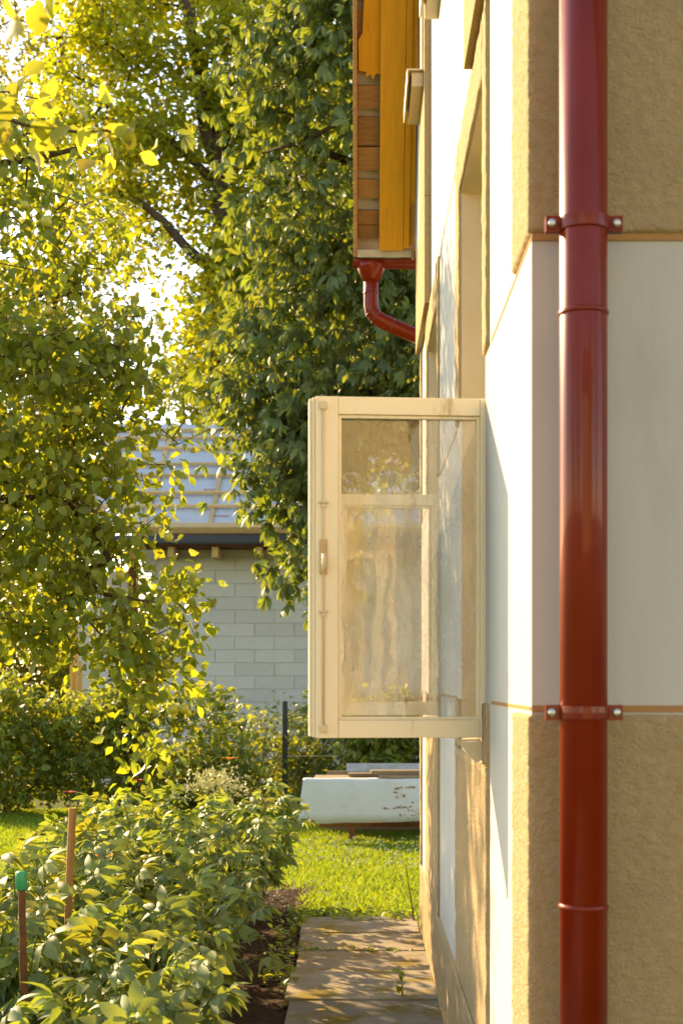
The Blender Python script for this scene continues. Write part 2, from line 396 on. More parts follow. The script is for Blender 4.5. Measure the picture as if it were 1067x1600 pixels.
def fbm(P, sc_, seed):                                    # cheap smooth pseudo noise in -1..1
    r = np.random.default_rng(seed); out = 0; amp = 1; tot = 0
    for o in range(3):
        K = r.normal(size=(5, 3)) * sc_ * (1.9 ** o); ph = r.random(5) * 6.28
        out = out + amp * np.sin(P @ K.T + ph).mean(1) * 1.6; tot += amp; amp *= .55
    return out / tot

class Skeleton:
    def __init__(s): s.p = []; s.par = []; s.rad = []; s.limb = []
    def limb_path(s, pts, r0, r1, parent=-1, step=.25, wig=.03):
        pts = [Vector(p) for p in pts]; last = parent; out = []
        # catmull-rom through pts
        n = len(pts); dense = []
        for i in range(n - 1):
            a, b, c_, d = pts[max(i-1, 0)], pts[i], pts[i+1], pts[min(i+2, n-1)]
            k = max(2, int((c_ - b).length / step))
            for j in range(k):
                t = j / k
                dense.append(0.5 * ((2*b) + (c_-a)*t + (2*a-5*b+4*c_-d)*t*t + (-a+3*b-3*c_+d)*t**3))
        dense.append(pts[-1])
        for i, q in enumerate(dense):
            q = q + Vector((random.gauss(0, wig), random.gauss(0, wig), random.gauss(0, wig))) * (0 if i == 0 else 1)
            s.p.append(q); s.par.append(last); s.rad.append(r0 + (r1 - r0) * i / max(1, len(dense) - 1)); s.limb.append(True)
            last = len(s.p) - 1; out.append(last)
        return out
    def attach(s, targets, droop=.1, step=.3, wig=.05, up=.15):
        P = np.array([tuple(q) for q in s.p]); T = np.array(targets)
        d0 = np.array([np.min(np.sum((P - t) ** 2, 1)) for t in T])
        ends = []
        cap = len(P) + 60000; buf = np.zeros((cap, 3)); buf[:len(P)] = P; n = len(P)
        for i in np.argsort(d0):
            t = T[i]; dd = np.sum((buf[:n] - t) ** 2, 1) + 1.6 * np.maximum(0, buf[:n, 2] - t[2] + .0) ** 2 * (0.25)
            j = int(np.argmin(dd)); a = Vector(buf[j]); b = Vector(t); L = (b - a).length
            if L < .06: ends.append((j, j)); continue
            k = max(1, int(L / step)); mid = (a + b) / 2 + Vector((random.gauss(0, wig), random.gauss(0, wig), up * L + random.gauss(0, wig)))
            last = j
            for q in range(1, k + 1):
                u = q / k; pt = a * (1-u)**2 + mid * 2*u*(1-u) + b * u*u
                s.p.append(pt); s.par.append(last); s.rad.append(0); s.limb.append(False)
                buf[n] = pt; last = n; n += 1
            ends.append((last, s.par[last]))
        return ends
    def radii(s, tip=.006, ex=2.2):
        n = len(s.p); w_ = [0] * n; has = [0] * n
        for i in range(n):
            if s.par[i] >= 0: has[s.par[i]] += 1
        for i in range(n - 1, -1, -1):
            if has[i] == 0 or w_[i] == 0: w_[i] = max(w_[i], 1)
            if s.par[i] >= 0: w_[s.par[i]] += w_[i]
        for i in range(n):
            r = tip * w_[i] ** (1 / ex); s.rad[i] = max(r * .0 + s.rad[i], min(r, .06)) if s.limb[i] else min(r, .05)
    def meshes(s, root, mat_l, mat_t, nl=8, nt_=4):
        for flag, nm, mt, k in ((True, 'trunk', mat_l, nl), (False, 'twigs', mat_t, nt_)):
            mb = MB()
            for i in range(len(s.p)):
                j = s.par[i]
                if j < 0 or s.limb[i] != flag: continue
                if flag: mb.tube([s.p[j], s.p[i] + (s.p[i]-s.p[j]) * .08], [s.rad[j] if s.limb[j] else s.rad[i], s.rad[i]], k, cap=False)
                else: mb.tube([s.p[j], s.p[i]], [min(s.rad[j], s.rad[i] * 1.5), s.rad[i]], k, cap=False)
            if mb.v:
                o = mb.build(nm, mt, root, smooth=True)
                if not flag: tag(o, kind='stuff')

def blob_points(ells, n, seed, noise=.35, nscale=.9, shell=.0):
    """random points in a union of ellipsoids, thinned by noise so that gaps stay open"""
    r = np.random.default_rng(seed); out = []
    vol = np.array([e[3]*e[4]*e[5] * (e[6] if len(e) > 6 else 1) for e in ells]); cnt = np.ceil(n * vol / vol.sum()).astype(int)
    for e, c_ in zip(ells, cnt):
        got = []; tries = 0
        while sum(map(len, got)) < c_:
            tries += 1
            q = r.normal(size=(c_ * 2, 3)); q /= np.linalg.norm(q, axis=1, keepdims=True)
            rad = r.random(c_ * 2) ** (1 / 3 if shell == 0 else 1 / (3 + shell * 6))
            pt = q * rad[:, None] * np.array(e[3:6]) + np.array(e[:3])
            keep = (fbm(pt, nscale, seed + 5) > -noise) | (tries > 8)
            got.append(pt[keep])
        out.append(np.concatenate(got)[:c_])
    return np.concatenate(out)

def leaf_cloud(centres, per, spread, size, root, seed, droop=.3, hang=0., outward=0.5, ctr=None, up=1.0):
    r = np.random.default_rng(seed); m = len(centres) * per
    P = np.repeat(centres, per, 0) + r.normal(size=(m, 3)) * np.array(spread)
    D = r.normal(size=(m, 3)); D[:, 2] = D[:, 2] * .45 - droop
    if ctr is not None:
        o = P - np.array(ctr); o[:, 2] *= .2; o /= np.linalg.norm(o, axis=1, keepdims=True) + 1e-6; D += o * outward
    N = r.normal(size=(m, 3)) * .55; N[:, 2] += up
    S = size * (.65 + .6 * r.random(m))
    return P, D, N, S

# ================================================================== HOUSE
house = thing('house', 'white and beige roughcast house with red downpipe and open cream casement windows', 'house', (0, 0, 0))
WIN = [(4.20, 5.20), (6.70, 7.70)]
WZ0, WZ1 = 1.315, 3.29
EAVE_Y, EAVE_Z, SLOPE = 8.80, 4.17, R(60)
wb = MB()
X2 = X_W + .30
for a, b in ((Y0, 4.20), (5.20, 6.70), (7.70, Y1)): wb.box(X_W, X2, a, b, -.1, WZ1)
for a, b in WIN: wb.box(X_W, X2, a, b, -.1, WZ0)
wb.box(X_W, X2, Y0, Y1, WZ1, 4.05)
ridge = 4.05 + (Y1 - Y0) / 2 * math.tan(SLOPE)
wb.prism([(X_W, Y0, 4.05), (X_W, Y1, 4.05), (X_W, (Y0+Y1)/2, ridge)], 0, (.3, 0, 0))
wb.box(X2, 6.0, Y0, Y0 + .3, -.1, 4.05)
wb.box(X2, 6.0, Y1 - .3, Y1, -.1, 4.05)
wb.box(5.7, 6.0, Y0 + .3, Y1 - .3, -.1, 4.05)
wb.build('wall', M['plaster'], house)
MB().box(X2 + .45, X2 + .5, Y0 + .31, Y1 - .31, 0, 3.6).box(X2, X2 + .5, Y0 + .31, Y1 - .31, 3.6, 3.65).build('room_shade_sheets', M['dark'], house)  # near-black sheets: their colour stands in for the unlit room's shade

# roughcast: displaced sheet wrapped round the near corner
def smooth_noise(shape, it, seed):
    r = np.random.default_rng(seed); a = r.random(shape) - .5
    for _ in range(it):
        a = (a + np.roll(a, 1, 0) + np.roll(a, -1, 0) + np.roll(a, 1, 1) + np.roll(a, -1, 1)) / 5
    return a / a.std()
def wrap_roughcast(z0, z1, ylim=3.39, xlim=1.75, step=.006, off=.009, amp=.0010, seed=1):
    L1 = xlim - X_W; L2 = ylim - Y0
    fine = np.arange(0, .52, step); coarse = np.arange(.52, L1, .03)
    u = np.concatenate([-coarse[::-1], -fine[::-1][:-1], [0], np.arange(step, L2 + 1e-6, step)])
    zs = np.arange(z0, z1 + 1e-6, step)
    U, Z = np.meshgrid(u, zs)
    nz = smooth_noise(U.shape, 1, seed) * .8 + smooth_noise(U.shape, 4, seed + 1) * .35
    o = off + amp * nz
    edge = (U > L2 - step * 1.5); o[0] = o[-1] = .0; o[:, -1] = .0
    c_ = .005; t = np.clip((U + c_) / (2 * c_), 0, 1)      # normal turns from -Y to -X over the corner
    nx, ny = -np.sin(t * math.pi / 2), -np.cos(t * math.pi / 2)
    X = X_W + np.maximum(-U, 0) + nx * o; Y = Y0 + np.maximum(U, 0) + ny * o
    ny_, nx_ = U.shape; i = np.arange(nx_*ny_).reshape(ny_, nx_)
    Fq = np.stack([i[:-1, :-1].ravel(), i[:-1, 1:].ravel(), i[1:, 1:].ravel(), i[1:, :-1].ravel()], 1)
    V = np.stack([X.ravel(), Y.ravel(), Z.ravel()], 1)
    return link('roughcast_panel', np_mesh('roughcast_panel', V, Fq, M['roughcast'], True), house)
JZ0, JZ1, UP = 1.443, 2.46, 3.48
wrap_roughcast(.38, JZ0 - .008, seed=3)
wrap_roughcast(JZ1 + .008, UP, seed=9)

def panel(y0, y1, z0, z1, off=.011, step=.014, amp=.0010, seed=5, name='roughcast_panel', mat='roughcast'):
    ys = np.linspace(y0, y1, max(3, int((y1-y0)/step))); zs = np.linspace(z0, z1, max(3, int((z1-z0)/step)))
    Yg, Zg = np.meshgrid(ys, zs); o = off + amp * smooth_noise(Yg.shape, 2, seed)
    o[0] = o[-1] = 0; o[:, 0] = o[:, -1] = 0
    Yg = Yg.copy(); Zg = Zg.copy()
    Yg[:, 1] = ys[0] + .003; Yg[:, -2] = ys[-1] - .003; Zg[1] = zs[0] + .003; Zg[-2] = zs[-1] - .003
    i = np.arange(Yg.size).reshape(Yg.shape)
    Fq = np.stack([i[:-1, :-1].ravel(), i[1:, :-1].ravel(), i[1:, 1:].ravel(), i[:-1, 1:].ravel()], 1)
    V = np.stack([(X_W - o).ravel(), Yg.ravel(), Zg.ravel()], 1)
    return link(name, np_mesh(name, V, Fq, M[mat], True), house)
panel(Y0, Y1, 0, PL, off=.012, seed=21)                                   # plinth
MB().box(X_W, 6.0, Y0 - .012, Y0 - .0005, -.1, .38).build('plinth', M['roughcast'], house)
for k, (a, b) in enumerate(WIN):
    s0, s1 = (a - .14, b + .19) if k == 0 else (a - .10, b + .16)
    panel(s0, s1, PL + .001, WZ0 - .06, seed=31 + k)
    panel(s0, a, WZ0 - .059, JZ0 - .004, seed=33 + k)
    panel(s0, a, JZ1 + .004, UP, seed=35 + k)
    panel(b, s1, WZ0 - .059, JZ0 - .004, seed=37 + k)
    panel(b, s1, JZ1 + .004, UP, seed=39 + k)
    panel(a + .001, b - .001, WZ1, UP, seed=41 + k)
    # painted reveals and sill
    rv = MB(); t_ = .004
    rv.box(X_W + .001, X2 - .02, a, a + t_, WZ0, WZ1 - t_).box(X_W + .001, X2 - .02, b - t_, b, WZ0, WZ1 - t_).box(X_W + .001, X2 - .02, a, b, WZ1 - t_, WZ1)
    rv.build('window_reveal', M['reveal'], house)
    sill = MB().box(X_W - .014, X_W + .14, a + .002, b - .002, WZ0 - .012, WZ0 + .006)
    pr_ = [(X_W - .082, WZ0 + .008), (X_W - .002, WZ0 + .012), (X_W - .013, WZ0 - .045), (X_W - .030, WZ0 - .052)]
    sill.prism([(x_, a - .012, z_) for x_, z_ in pr_], 0, (0, .010, 0))
    sill.prism([(X_W - .082, a - .001, WZ0 + .010), (X_W - .014, a - .001, WZ0 + .012), (X_W - .014, a + .24, WZ0 + .012)], 0, (0, 0, .004))
    sill.build('window_sill', M['creamsill'], house)
panel(8.46, Y1, PL + .001, JZ0, seed=51); panel(8.46, Y1, JZ1, UP, seed=53)
# raised upper panels
def raised(y0, y1, seed, z1):
    o = MB().box(X_W - .036, X_W - .0005, y0, y1, UP + .001, z1).build('roughcast_panel', M['roughcast'], house, bevel=.004); return o
raised(Y0 + .0, 4.60, 61, 4.04); raised(7.42, Y1, 62, 4.04)
hz = ridge - 4.05
gp = MB(); gp.prism([(X_W - .036, 8.02, 4.041), (X_W - .036, 7.42, 4.041), (X_W - .036, 7.42, 4.05 + (Y1 - 7.42) * 1.732), (X_W - .036, 8.02, 4.05 + (Y1-8.02)*1.732)], 0, (.0355, 0, 0))
gp.build('roughcast_panel', M['roughcast'], house)
gp = MB(); gp.prism([(X_W - .036, Y1, 4.041), (X_W - .036, 8.021, 4.041), (X_W - .036, 8.021, 4.05 + (Y1-8.021)*1.732)], 0, (.0355, 0, 0)); gp.build('corner_strip', M['plaster'], house)
# incised orange joints on the smooth bands
def joint(y0, y1, z): MB().box(X_W - .0016, X_W + .001, y0, y1, z - .0045, z + .0045).build('wall_joint', M['joint'], house)
for z in (JZ0, JZ1):
    joint(Y0 + .005, 4.0, z); joint(5.40, 6.58, z); joint(7.88, 8.5, z)
    MB().box(X_W + .0, 6.0, Y0 - .004, Y0 + .001, z - .007, z + .007).build('wall_joint', M['joint'], house)
joint(4.62, 7.40, UP)
# upper window sills
def upper_sill(x_face, y0, y1, z):
    s = MB(); s.box(x_face - .062, x_face - .0005, y0, y1, z, z + .075)
    s.build('window_sill', M['creamsill'], house, bevel=.003)
    MB().box(x_face - .088, x_face - .080, y0 - .02, y1 + .01, z + .01, z + .085).box(x_face - .080, x_face - .0005, y0 - .02, y1 + .01, z + .077, z + .085).build('sill_flashing', M['creamsill'], house)
    MB().box(x_face - .012, x_face - .0005, y0, y1, z + .086, z + 1.1).build('window_frame', M['cream'], house, bevel=.004)
    MB().box(x_face - .014, x_face - .0125, y0 + .07, y1 - .07, z + .15, z + 1.03).build('window_pane', M['clearglass'], house)
upper_sill(X_W - .036, 7.54, 8.06, 4.66); upper_sill(X_W, 5.3, 6.78, 4.66)

# window frames and closed far leaves
XF = X_W + .155
for a, b in WIN:
    fr = MB(); d = .07; f = .05
    fr.box(XF, XF + d, a + .005, a + f, WZ0 + .02, WZ1 - .005).box(XF, XF + d, b - f, b - .005, WZ0 + .02, WZ1 - .005)
    fr.box(XF, XF + d, a + f + .001, b - f - .001, WZ1 - f, WZ1 - .005).box(XF, XF + d, a + f + .001, b - f - .001, WZ0 + .02, WZ0 + .05)
    fr.box(XF - .01, XF + d, a + f + .001, b - f - .001, 2.335, 2.40).box(XF, XF + d, (a+b)/2 - .03, (a+b)/2 + .03, WZ0 + .051, 2.334).box(XF, XF + d, (a+b)/2 - .03, (a+b)/2 + .03, 2.401, WZ1 - f - .001)
    fr.build('window_frame', M['cream'], house, bevel=.003)
    for y0_, y1_, z0_, z1_ in (((a+b)/2 + .031, b - f - .001, WZ0 + .051, 2.334), (a + f + .001, (a+b)/2 - .031, 2.401, WZ1 - f - .001), ((a+b)/2 + .031, b - f - .001, 2.401, WZ1 - f - .001)):
        MB().box(XF + .03, XF + .036, y0_, y1_, z0_, z1_).build('window_pane', M['clearglass'], house)

# open casement leaf: local u along leaf from hinge, v thickness (towards camera negative), z up
def casement(hx, hy, ang, z0, z1, wid, hw=True):
    s = bpy.data.objects.new('casement_sash', None); C.objects.link(s); s.parent = house
    s.location = (hx, hy, 0); s.rotation_euler = (0, 0, math.pi + ang)
    st, rl, th = .066, .052, .046
    # face towards the camera is local +y after the turn
    fr = .022
    for u0, u1 in ((0, st), (wid - st, wid)):
        MB().box(u0, u1, -th/2, th/2, z0, z1).build('stile', M['cream'], s, bevel=.003)
    for a_, b_ in ((z0, z0 + rl), (z1 - rl, z1)):
        MB().box(st + .0005, wid - st - .0005, -th/2 + .001, th/2 - .002, a_, b_).build('rail', M['cream'], s, bevel=.003)
    bd = MB()                                               # glazing beads
    q = .010
    bd.box(st + .0005, st + q, -.004, th/2 - .010, z0 + rl, z1 - rl).box(wid - st - q, wid - st - .0005, -.004, th/2 - .010, z0 + rl, z1 - rl)
    bd.box(st + q, wid - st - q, -.004, th/2 - .010, z0 + rl + .0005, z0 + rl + q).box(st + q, wid - st - q, -.004, th/2 - .010, z1 - rl - q, z1 - rl - .0005)
    bd.build('glazing_bead', M['cream'], s, bevel=.002)
    MB().box(st + .001, wid - st - .001, -.0085, -.0055, z0 + rl + .001, z1 - rl - .001).build('glass_pane', M['glass'], s)
    gp_ = s.children[-1] if False else bpy.data.objects[C.objects[-1].name]; gp_.data.materials.append(M['clear'])
    for p_ in gp_.data.polygons: p_.material_index = 0 if p_.normal.y > .5 else 1
    lip = MB()                                              # stepped rebate lips on the closing edge
    lip.box(wid + .0005, wid + .010, -th/2 - .012, th/2 - .012, z0 + .002, z1 - .002); lip.build('rebate_lip', M['cream'], s, bevel=.002)
    lip = MB(); lip.box(wid + .0105, wid + .019, -th/2 - .024, th/2 - .022, z0 + .004, z1 - .004); lip.build('rebate_lip', M['cream'], s, bevel=.002)
    if hw:
        uc = wid - st * .34; zc = (z0 + z1) / 2 + .03; f = th / 2
        MB().tube([(uc, f + .004, z0 + .03), (uc, f + .004, z1 - .03)], .0035, 6).build('espagnolette_rod', M['rod'], s, smooth=True)
        pl = MB(); pl.box(uc - .011, uc + .011, f + .0005, f + .0075, zc - .052, zc + .052); pl.build('handle_plate', M['brass'], s, bevel=.0035)
        MB().tube([(uc, f + .008, zc), (uc, f + .03, zc)], .007, 8).tube([(uc, f + .03, zc + .006), (uc, f + .033, zc - .02), (uc, f + .03, zc - .045)], [.006, .0075, .005], 8)  .build('handle', M['rod'], s, smooth=True)
        for z in (zc + .16, zc - .16): MB().box(uc - .014, uc + .014, f + .0005, f + .010, z - .003, z + .003).box(uc - .006, uc + .006, f + .0005, f + .0085, z - .016, z - .004).build('rod_guide', M['rod'], s, bevel=.001)
        for z in (z0 + .028, z1 - .028): MB().box(uc - .011, uc + .011, f + .0005, f + .009, z - .011, z + .011).build('corner_latch', M['rod'], s, bevel=.002)
    for z in (z0 + .14, z1 - .14): MB().tube([(-.004, -th/2 - .003, z - .035), (-.004, -th/2 - .003, z + .035)], .006, 8).build('hinge', M['rod'], s, smooth=True)
    return s
casement(X_W + .050, 4.236, R(4.4), 1.336, 2.340, .553)
casement(X_W + .045, 6.735, R(3.0), 1.345, 2.385, .555)

# near downpipe
PX_, PY_, PR = .463, 2.957, .0495
dp = MB().lathe([(PR, 0), (PR, 4.0)], (PX_, PY_, .0), 40).build('downpipe', M['red'], house, smooth=False)
for p_ in dp.data.polygons: p_.use_smooth = len(p_.vertices) == 4
for z in (1.035, 2.267, 3.5):
    o = MB().lathe([(PR + .0002, -.006), (PR + .0025, -.004), (PR + .003, 0), (PR + .0022, .004), (PR + .0002, .006)], (PX_, PY_, z), 40).build('pipe_joint', M['red'], dp, smooth=True)
for z in (1.437, 2.45, 3.75):
    m = MB().lathe([(PR + .0005, -.014), (PR + .004, -.013), (PR + .0045, 0), (PR + .004, .013), (PR + .0005, .014)], (PX_, PY_, z), 40)
    m.box(PX_ - PR - .030, PX_ - PR + .004, PY_ - .012, PY_ - .005, z - .016, z + .016).box(PX_ - PR - .030, PX_ - PR + .004, PY_ + .000, PY_ + .007, z - .016, z + .016)
    m.box(PX_ + PR - .004, PX_ + PR + .030, PY_ - .012, PY_ - .005, z - .016, z + .016).box(PX_ + PR - .004, PX_ + PR + .030, PY_ + .000, PY_ + .007, z - .016, z + .016)
    m.tube([(PX_, PY_ + PR, z), (PX_, Y0 + .01, z)], .006, 8)
    m.build('pipe_clamp', M['red'], dp, bevel=0)
    for sx in (-1, 1):
        cx = PX_ + sx * (PR + .017)
        b_ = MB(); b_.tube([(cx, PY_ - .012, z), (cx, PY_ - .017, z), (cx, PY_ - .020, z)], [.0095, .009, .005], 12)
        b_.build('bolt', M['steel'], dp, smooth=True)

# far gutter with outlet and swan neck
GY, GZ = 8.96, 4.10
gt = MB(); n = 10; prof = []
for r_ in (.052, .047):
    for k in range(n + 1):
        a = math.pi + math.pi * k / n; prof.append((GY + r_ * math.cos(a), GZ + .055 + r_ * math.sin(a)))
b0 = len(gt.v); outer, inner = prof[:n+1], prof[n+1:]
ring = outer + inner[::-1]
gt.prism([(-.046, y_, z_) for y_, z_ in ring], 0, (6.2, 0, 0))
gt.add([(-.046, y_, z_) for y_, z_ in outer], [tuple(range(n+1))])
gutter = gt.build('gutter', M['red'], house)
nk = MB()
nk.tube([(.067, GY, GZ + .04), (.067, GY, GZ - .0), (.067, GY, GZ - .075)], [.098, .085, .052], 20)
nk.build('gutter_outlet', M['red'], gutter, smooth=True)
cv = [(.067, GY, GZ - .06), (.067, GY, GZ - .15), (.067, GY, GZ - .225), (.075, GY, GZ - .268), (.098, GY, GZ - .30), (.135, GY, GZ - .325), (.20, GY, GZ - .355), (.45, GY, GZ - .46), (.47, GY, GZ - .50), (.48, GY, GZ - 1.0), (.48, GY, .2)]
MB().tube(cv, .047, 18).build('swan_neck_pipe', M['red'], gutter, smooth=True)
for i_, a_ in enumerate((1, 3, 4, 6)):
    p_, q_ = Vector(cv[a_]), Vector(cv[a_+1]); d_ = (q_ - p_).normalized()
    MB().tube([p_ - d_*.006, p_ + d_*.006], .0495, 18).build('pipe_joint', M['red'], gutter, smooth=True)

# roof: layers in the slope plane, s up the slope from the eave, n outwards
sd = Vector((0, -math.cos(SLOPE), math.sin(SLOPE))); nd = Vector((0, math.sin(SLOPE), math.cos(SLOPE)))
E0 = Vector((0, EAVE_Y, EAVE_Z))
RM4 = Matrix(((1, 0, 0, 0), (0, sd.y, nd.y, EAVE_Y), (0, sd.z, nd.z, EAVE_Z), (0, 0, 0, 1)))   # local (x, s, n)
def rbox(x0, x1, s0, s1, n0, n1, name, mat, bevel=0., par=None):
    return MB().box(x0, x1, s0, s1, n0, n1, RM4).build(name, M[mat], par or roof, bevel=bevel)
SL = (8.80 - (Y0+Y1)/2) / math.cos(SLOPE)
roof = MB().box(-.036, 6.2, -.05, SL + .1, .172, .215, RM4).build('roof', M['tile'], house)
near4 = Matrix(((1, 0, 0, 0), (0, -sd.y, -nd.y, Y0 + Y1 - EAVE_Y), (0, sd.z, nd.z, EAVE_Z), (0, 0, 0, 1)))
MB().box(-.036, 6.2, -.05, SL + .1, .172, .215, near4).build('roof_slope', M['tile'], roof)
MB().box(.115, .27, .0, SL, .0, .10, near4).build('barge_rafter', M['yellow'], roof)
rbox(-.018, .36, -.04, SL, .160, .171, 'roof_underlay', 'underlay')
rbox(-.018, .316, -.048, -.003, .03, .045, 'eave_board', 'underlay', .002)
rbox(.117, .262, .0, SL, .0, .10, 'barge_rafter', 'yellow', .003)
rbox(.264, .300, .012, SL, .004, .09, 'soffit_board', 'yellow', .002)
rbox(.301, .331, .03, SL, .02, .09, 'soffit_board', 'yellow', .002)
rbox(.318, .332, -.06, .28, .0, .019, 'eave_board', 'rawwood', .002)
rbox(-.043, -.019, -.05, SL, .05, .215, 'verge_board', 'rawwood', .002)
for pa, pb in ((136, 172), (184, 228), (231, 268), (282, 313), (333, 356), (357, 379)):
    s0, s1 = (392 - pb) / 274, (392 - pa) / 274
    rbox(-.0175, .1165, s0, s1, .118, .159, 'roof_batten', 'rawwood', .003)
for k in range(18):
    s0 = 1.0 + k * .2
    rbox(-.0175, .1165, s0, s0 + .14, .118, .159, 'roof_batten', 'rawwood', .003)
# split ochre verge board over the upper battens
sp = [(.116, 1.0), (.116, SL), (.03, SL), (.035, 2.0), (.012, 1.62), (.02, 1.40), (.012, 1.22), (-.012, 1.19), (-.010, 1.02), (.03, 1.015), (.035, .985), (.06, 1.0), (.075, .97), (.09, 1.005)]
MB().prism([RM4 @ Vector((x_, s_, .085)) for x_, s_ in sp], 0, nd * .03).build('split_board', M['yellow'], roof)

# ================================================================== BUILDING SHELL ACROSS THE GARDEN
shell = thing('unfinished_house', 'unfinished grey block house with bare battens on its grey roof', 'building', (0, 21.6, 0))
SX0, SX1, SZ0, SZ1 = -3.10, 4.2, -.1, 3.40
MB().box(SX0 + .03, SX1 - .03, .03, .3, SZ0, SZ1 + .45).box(SX0 + .03, SX0 + .3, .3, 7, SZ0, SZ1 + .45).box(SX1 - .3, SX1 - .03, .3, 7, SZ0, SZ1 + .45).box(SX0 + .3, SX1 - .3, 6.7, 7, SZ0, SZ1 + .45).build('wall', M['mortar'], shell)
bl_meshes = []
for k in range(5):
    bm_ = MB().box(0, .596, 0, .08, 0, .197).mesh('block', M['block'], bevel=.004); bl_meshes.append(bm_)
half = MB().box(0, .296, 0, .08, 0, .197).mesh('block', M['block'], bevel=.004)
z, row = .40, 0
while z < SZ1 + .3:
    x = SX0 + (0 if row % 2 else -.0)
    if row % 2:
        o = link('block', half, shell); o.location = (x, 0, z); x += .30
    while x < 1.3:
        o = link('block', random.choice(bl_meshes), shell); o.location = (x + random.uniform(-.001, .001), random.uniform(-.007, .004), z); x += .60
    z += .20; row += 1
MB().box(SX0, SX1, -.005, .029, -.1, .397).build('footing', M['mortar'], shell)
MB().box(SX0 - .07, SX0 - .005, -.03, .2, .3, SZ1).build('corner_profile', M['enamel'], shell, bevel=.004)
MB().box(SX0 - .42, SX0 - .28, -.02, .12, -.1, SZ1).build('door_post', M['rust'], shell, bevel=.005)
MB().box(SX0 - 1.2, SX0 - .43, .1, .35, -.1, SZ1 - .2).build('side_wall', M['block'], shell)
# roof plane: local (x, s up slope, n)
rs = R(31); rsd = (math.cos(rs), math.sin(rs)); rnd_ = (-math.sin(rs), math.cos(rs))
RY, RZ = -.62, 3.55
SM = Matrix(((1, 0, 0, 0), (0, rsd[0], rnd_[0], RY), (0, rsd[1], rnd_[1], RZ + .16), (0, 0, 0, 1)))
rf = MB().box(-4.35, 4.6, 0, 4.45, -.02, .0, SM).build('roof', M['membrane'], shell)
MB().box(-4.35, 4.6, .0, 4.4, -.02, .0, Matrix(((1,0,0,0),(0,-rsd[0],-rnd_[0], RY + 2*4.45*rsd[0]),(0,rsd[1],rnd_[1],RZ + .16),(0,0,0,1)))).build('roof_slope', M['membrane'], rf)
for k in range(9):
    x_ = -4.2 + k * .98
    MB().box(x_ - .03, x_ + .03, .03, 4.42, .001, .03, SM).build('counter_batten', M['newwood'], rf)
for py_ in (795, 774, 747, 729, 704, 688, 676):
    q_ = (VPY - py_) / F_PX; s_ = (EYE + q_ * (21.6 + RY) - RZ - .16) / (rsd[1] - q_ * rsd[0])
    MB().box(-4.4, 4.6, s_ - .028, s_ + .028, .031, .066, SM).build('roof_batten', M['newwood'], rf)
MB().box(-4.4, 4.6, -.03, .13, .002, .10, SM).build('eave_plank', M['newwood'], rf, bevel=.004)
MB().box(-4.4, 4.6, RY - .15, RY - .02, RZ - .02, RZ + .105).build('eave_gutter', M['gutter'], rf, bevel=.02)
MB().box(-4.3, 4.5, RY + .0, .0, RZ - .04, RZ - .015).build('soffit', M['tile'], rf)
for k in range(14):
    x_ = -4.1 + k * .65
    MB().box(x_ - .045, x_ + .045, RY + .06, .0, RZ - .20, RZ - .045).build('rafter_tail', M['newwood'], rf, bevel=.004)
pr = MB()
for (x_, s_) in ((-2.75, .2), (-2.2, .55), (-1.95, .21), (-2.9, 1.22), (-2.45, 1.55), (-1.4, .55), (-3.3, .9), (-1.8, 1.9)):
    for q in range(5):
        if random.random() < .85: pr.box(x_ + q*.045, x_ + q*.045 + .028, s_, s_ + .06, .001, .0025, SM)
pr.build('printed_marks', M['redprint'], rf)

# ================================================================== NEIGHBOUR HOUSE BEHIND THE CAMERA (seen in the panes)
nb = thing('neighbour_house', 'beige neighbouring house seen only as a reflection in the open pane', 'house', (2.0, -11.0, 0))
MB().box(-5, 6, -6, 0, -.1, 6.4).build('wall', M['ochre'], nb)
MB().box(-2.6, -1.3, .001, .03, .4, 4.4).build('smooth_panel', M['plaster'], nb)
MB().box(.45, 1.1, .001, .03, .4, 4.4).build('smooth_panel', M['plaster'], nb)
nw = MB().box(-.9, .0, .001, .05, 1.6, 2.9).build('window', M['cream'], nb)
MB().box(-.82, -.49, .051, .056, 1.68, 2.82).build('window_pane', M['clearglass'], nw); MB().box(-.41, -.08, .051, .056, 1.68, 2.82).build('window_pane', M['clearglass'], nw)
MB().prism([(-5.4, -6.5, 6.41), (-5.4, .5, 6.41), (-5.4, -3, 9.4)], 0, (11.8, 0, 0)).build('roof', M['tile'], nb)

# ================================================================== FENCE, STAKES AND YARD OBJECTS
fence = thing('wire_fence', 'low chain-link fence on thin dark green posts in front of the shrubs', 'fence', (-1.5, 17.0, 0))
def fpost(x, h): MB().lathe([(.032, -.1), (.032, h), (.026, h + .012), (.01, h + .016)], (x, 0, 0), 10).build('post', M['post'], fence)
for x_, h_ in ((-2.49, 1.29), (.60, 1.26), (-5.6, 1.27), (3.6, 1.27)): fpost(x_, h_)
wm = MB()
for z_ in (1.12, .62, .12): wm.tube([(-5.6, 0, z_), (3.6, 0, z_)], .004, 4)
wm.build('tension_wire', M['steel'], fence)
ch = MB(); st_ = .075
for k in range(int(9.2 / st_)):
    x_ = -5.6 + k * st_
    for sgn in (1, -1):
        xe = x_ + sgn * 1.05 * .55
        xe2 = min(max(xe, -5.6), 3.6); zt = .1 + (abs(xe2 - x_) / .55 if .55 else 0)
        ch.tube([(x_, .004 * sgn, .1), (xe2, .004 * sgn, min(zt, 1.12))], .0016, 3, cap=False)
tag(ch.build('chain_link', M['steel'], fence), kind='stuff')

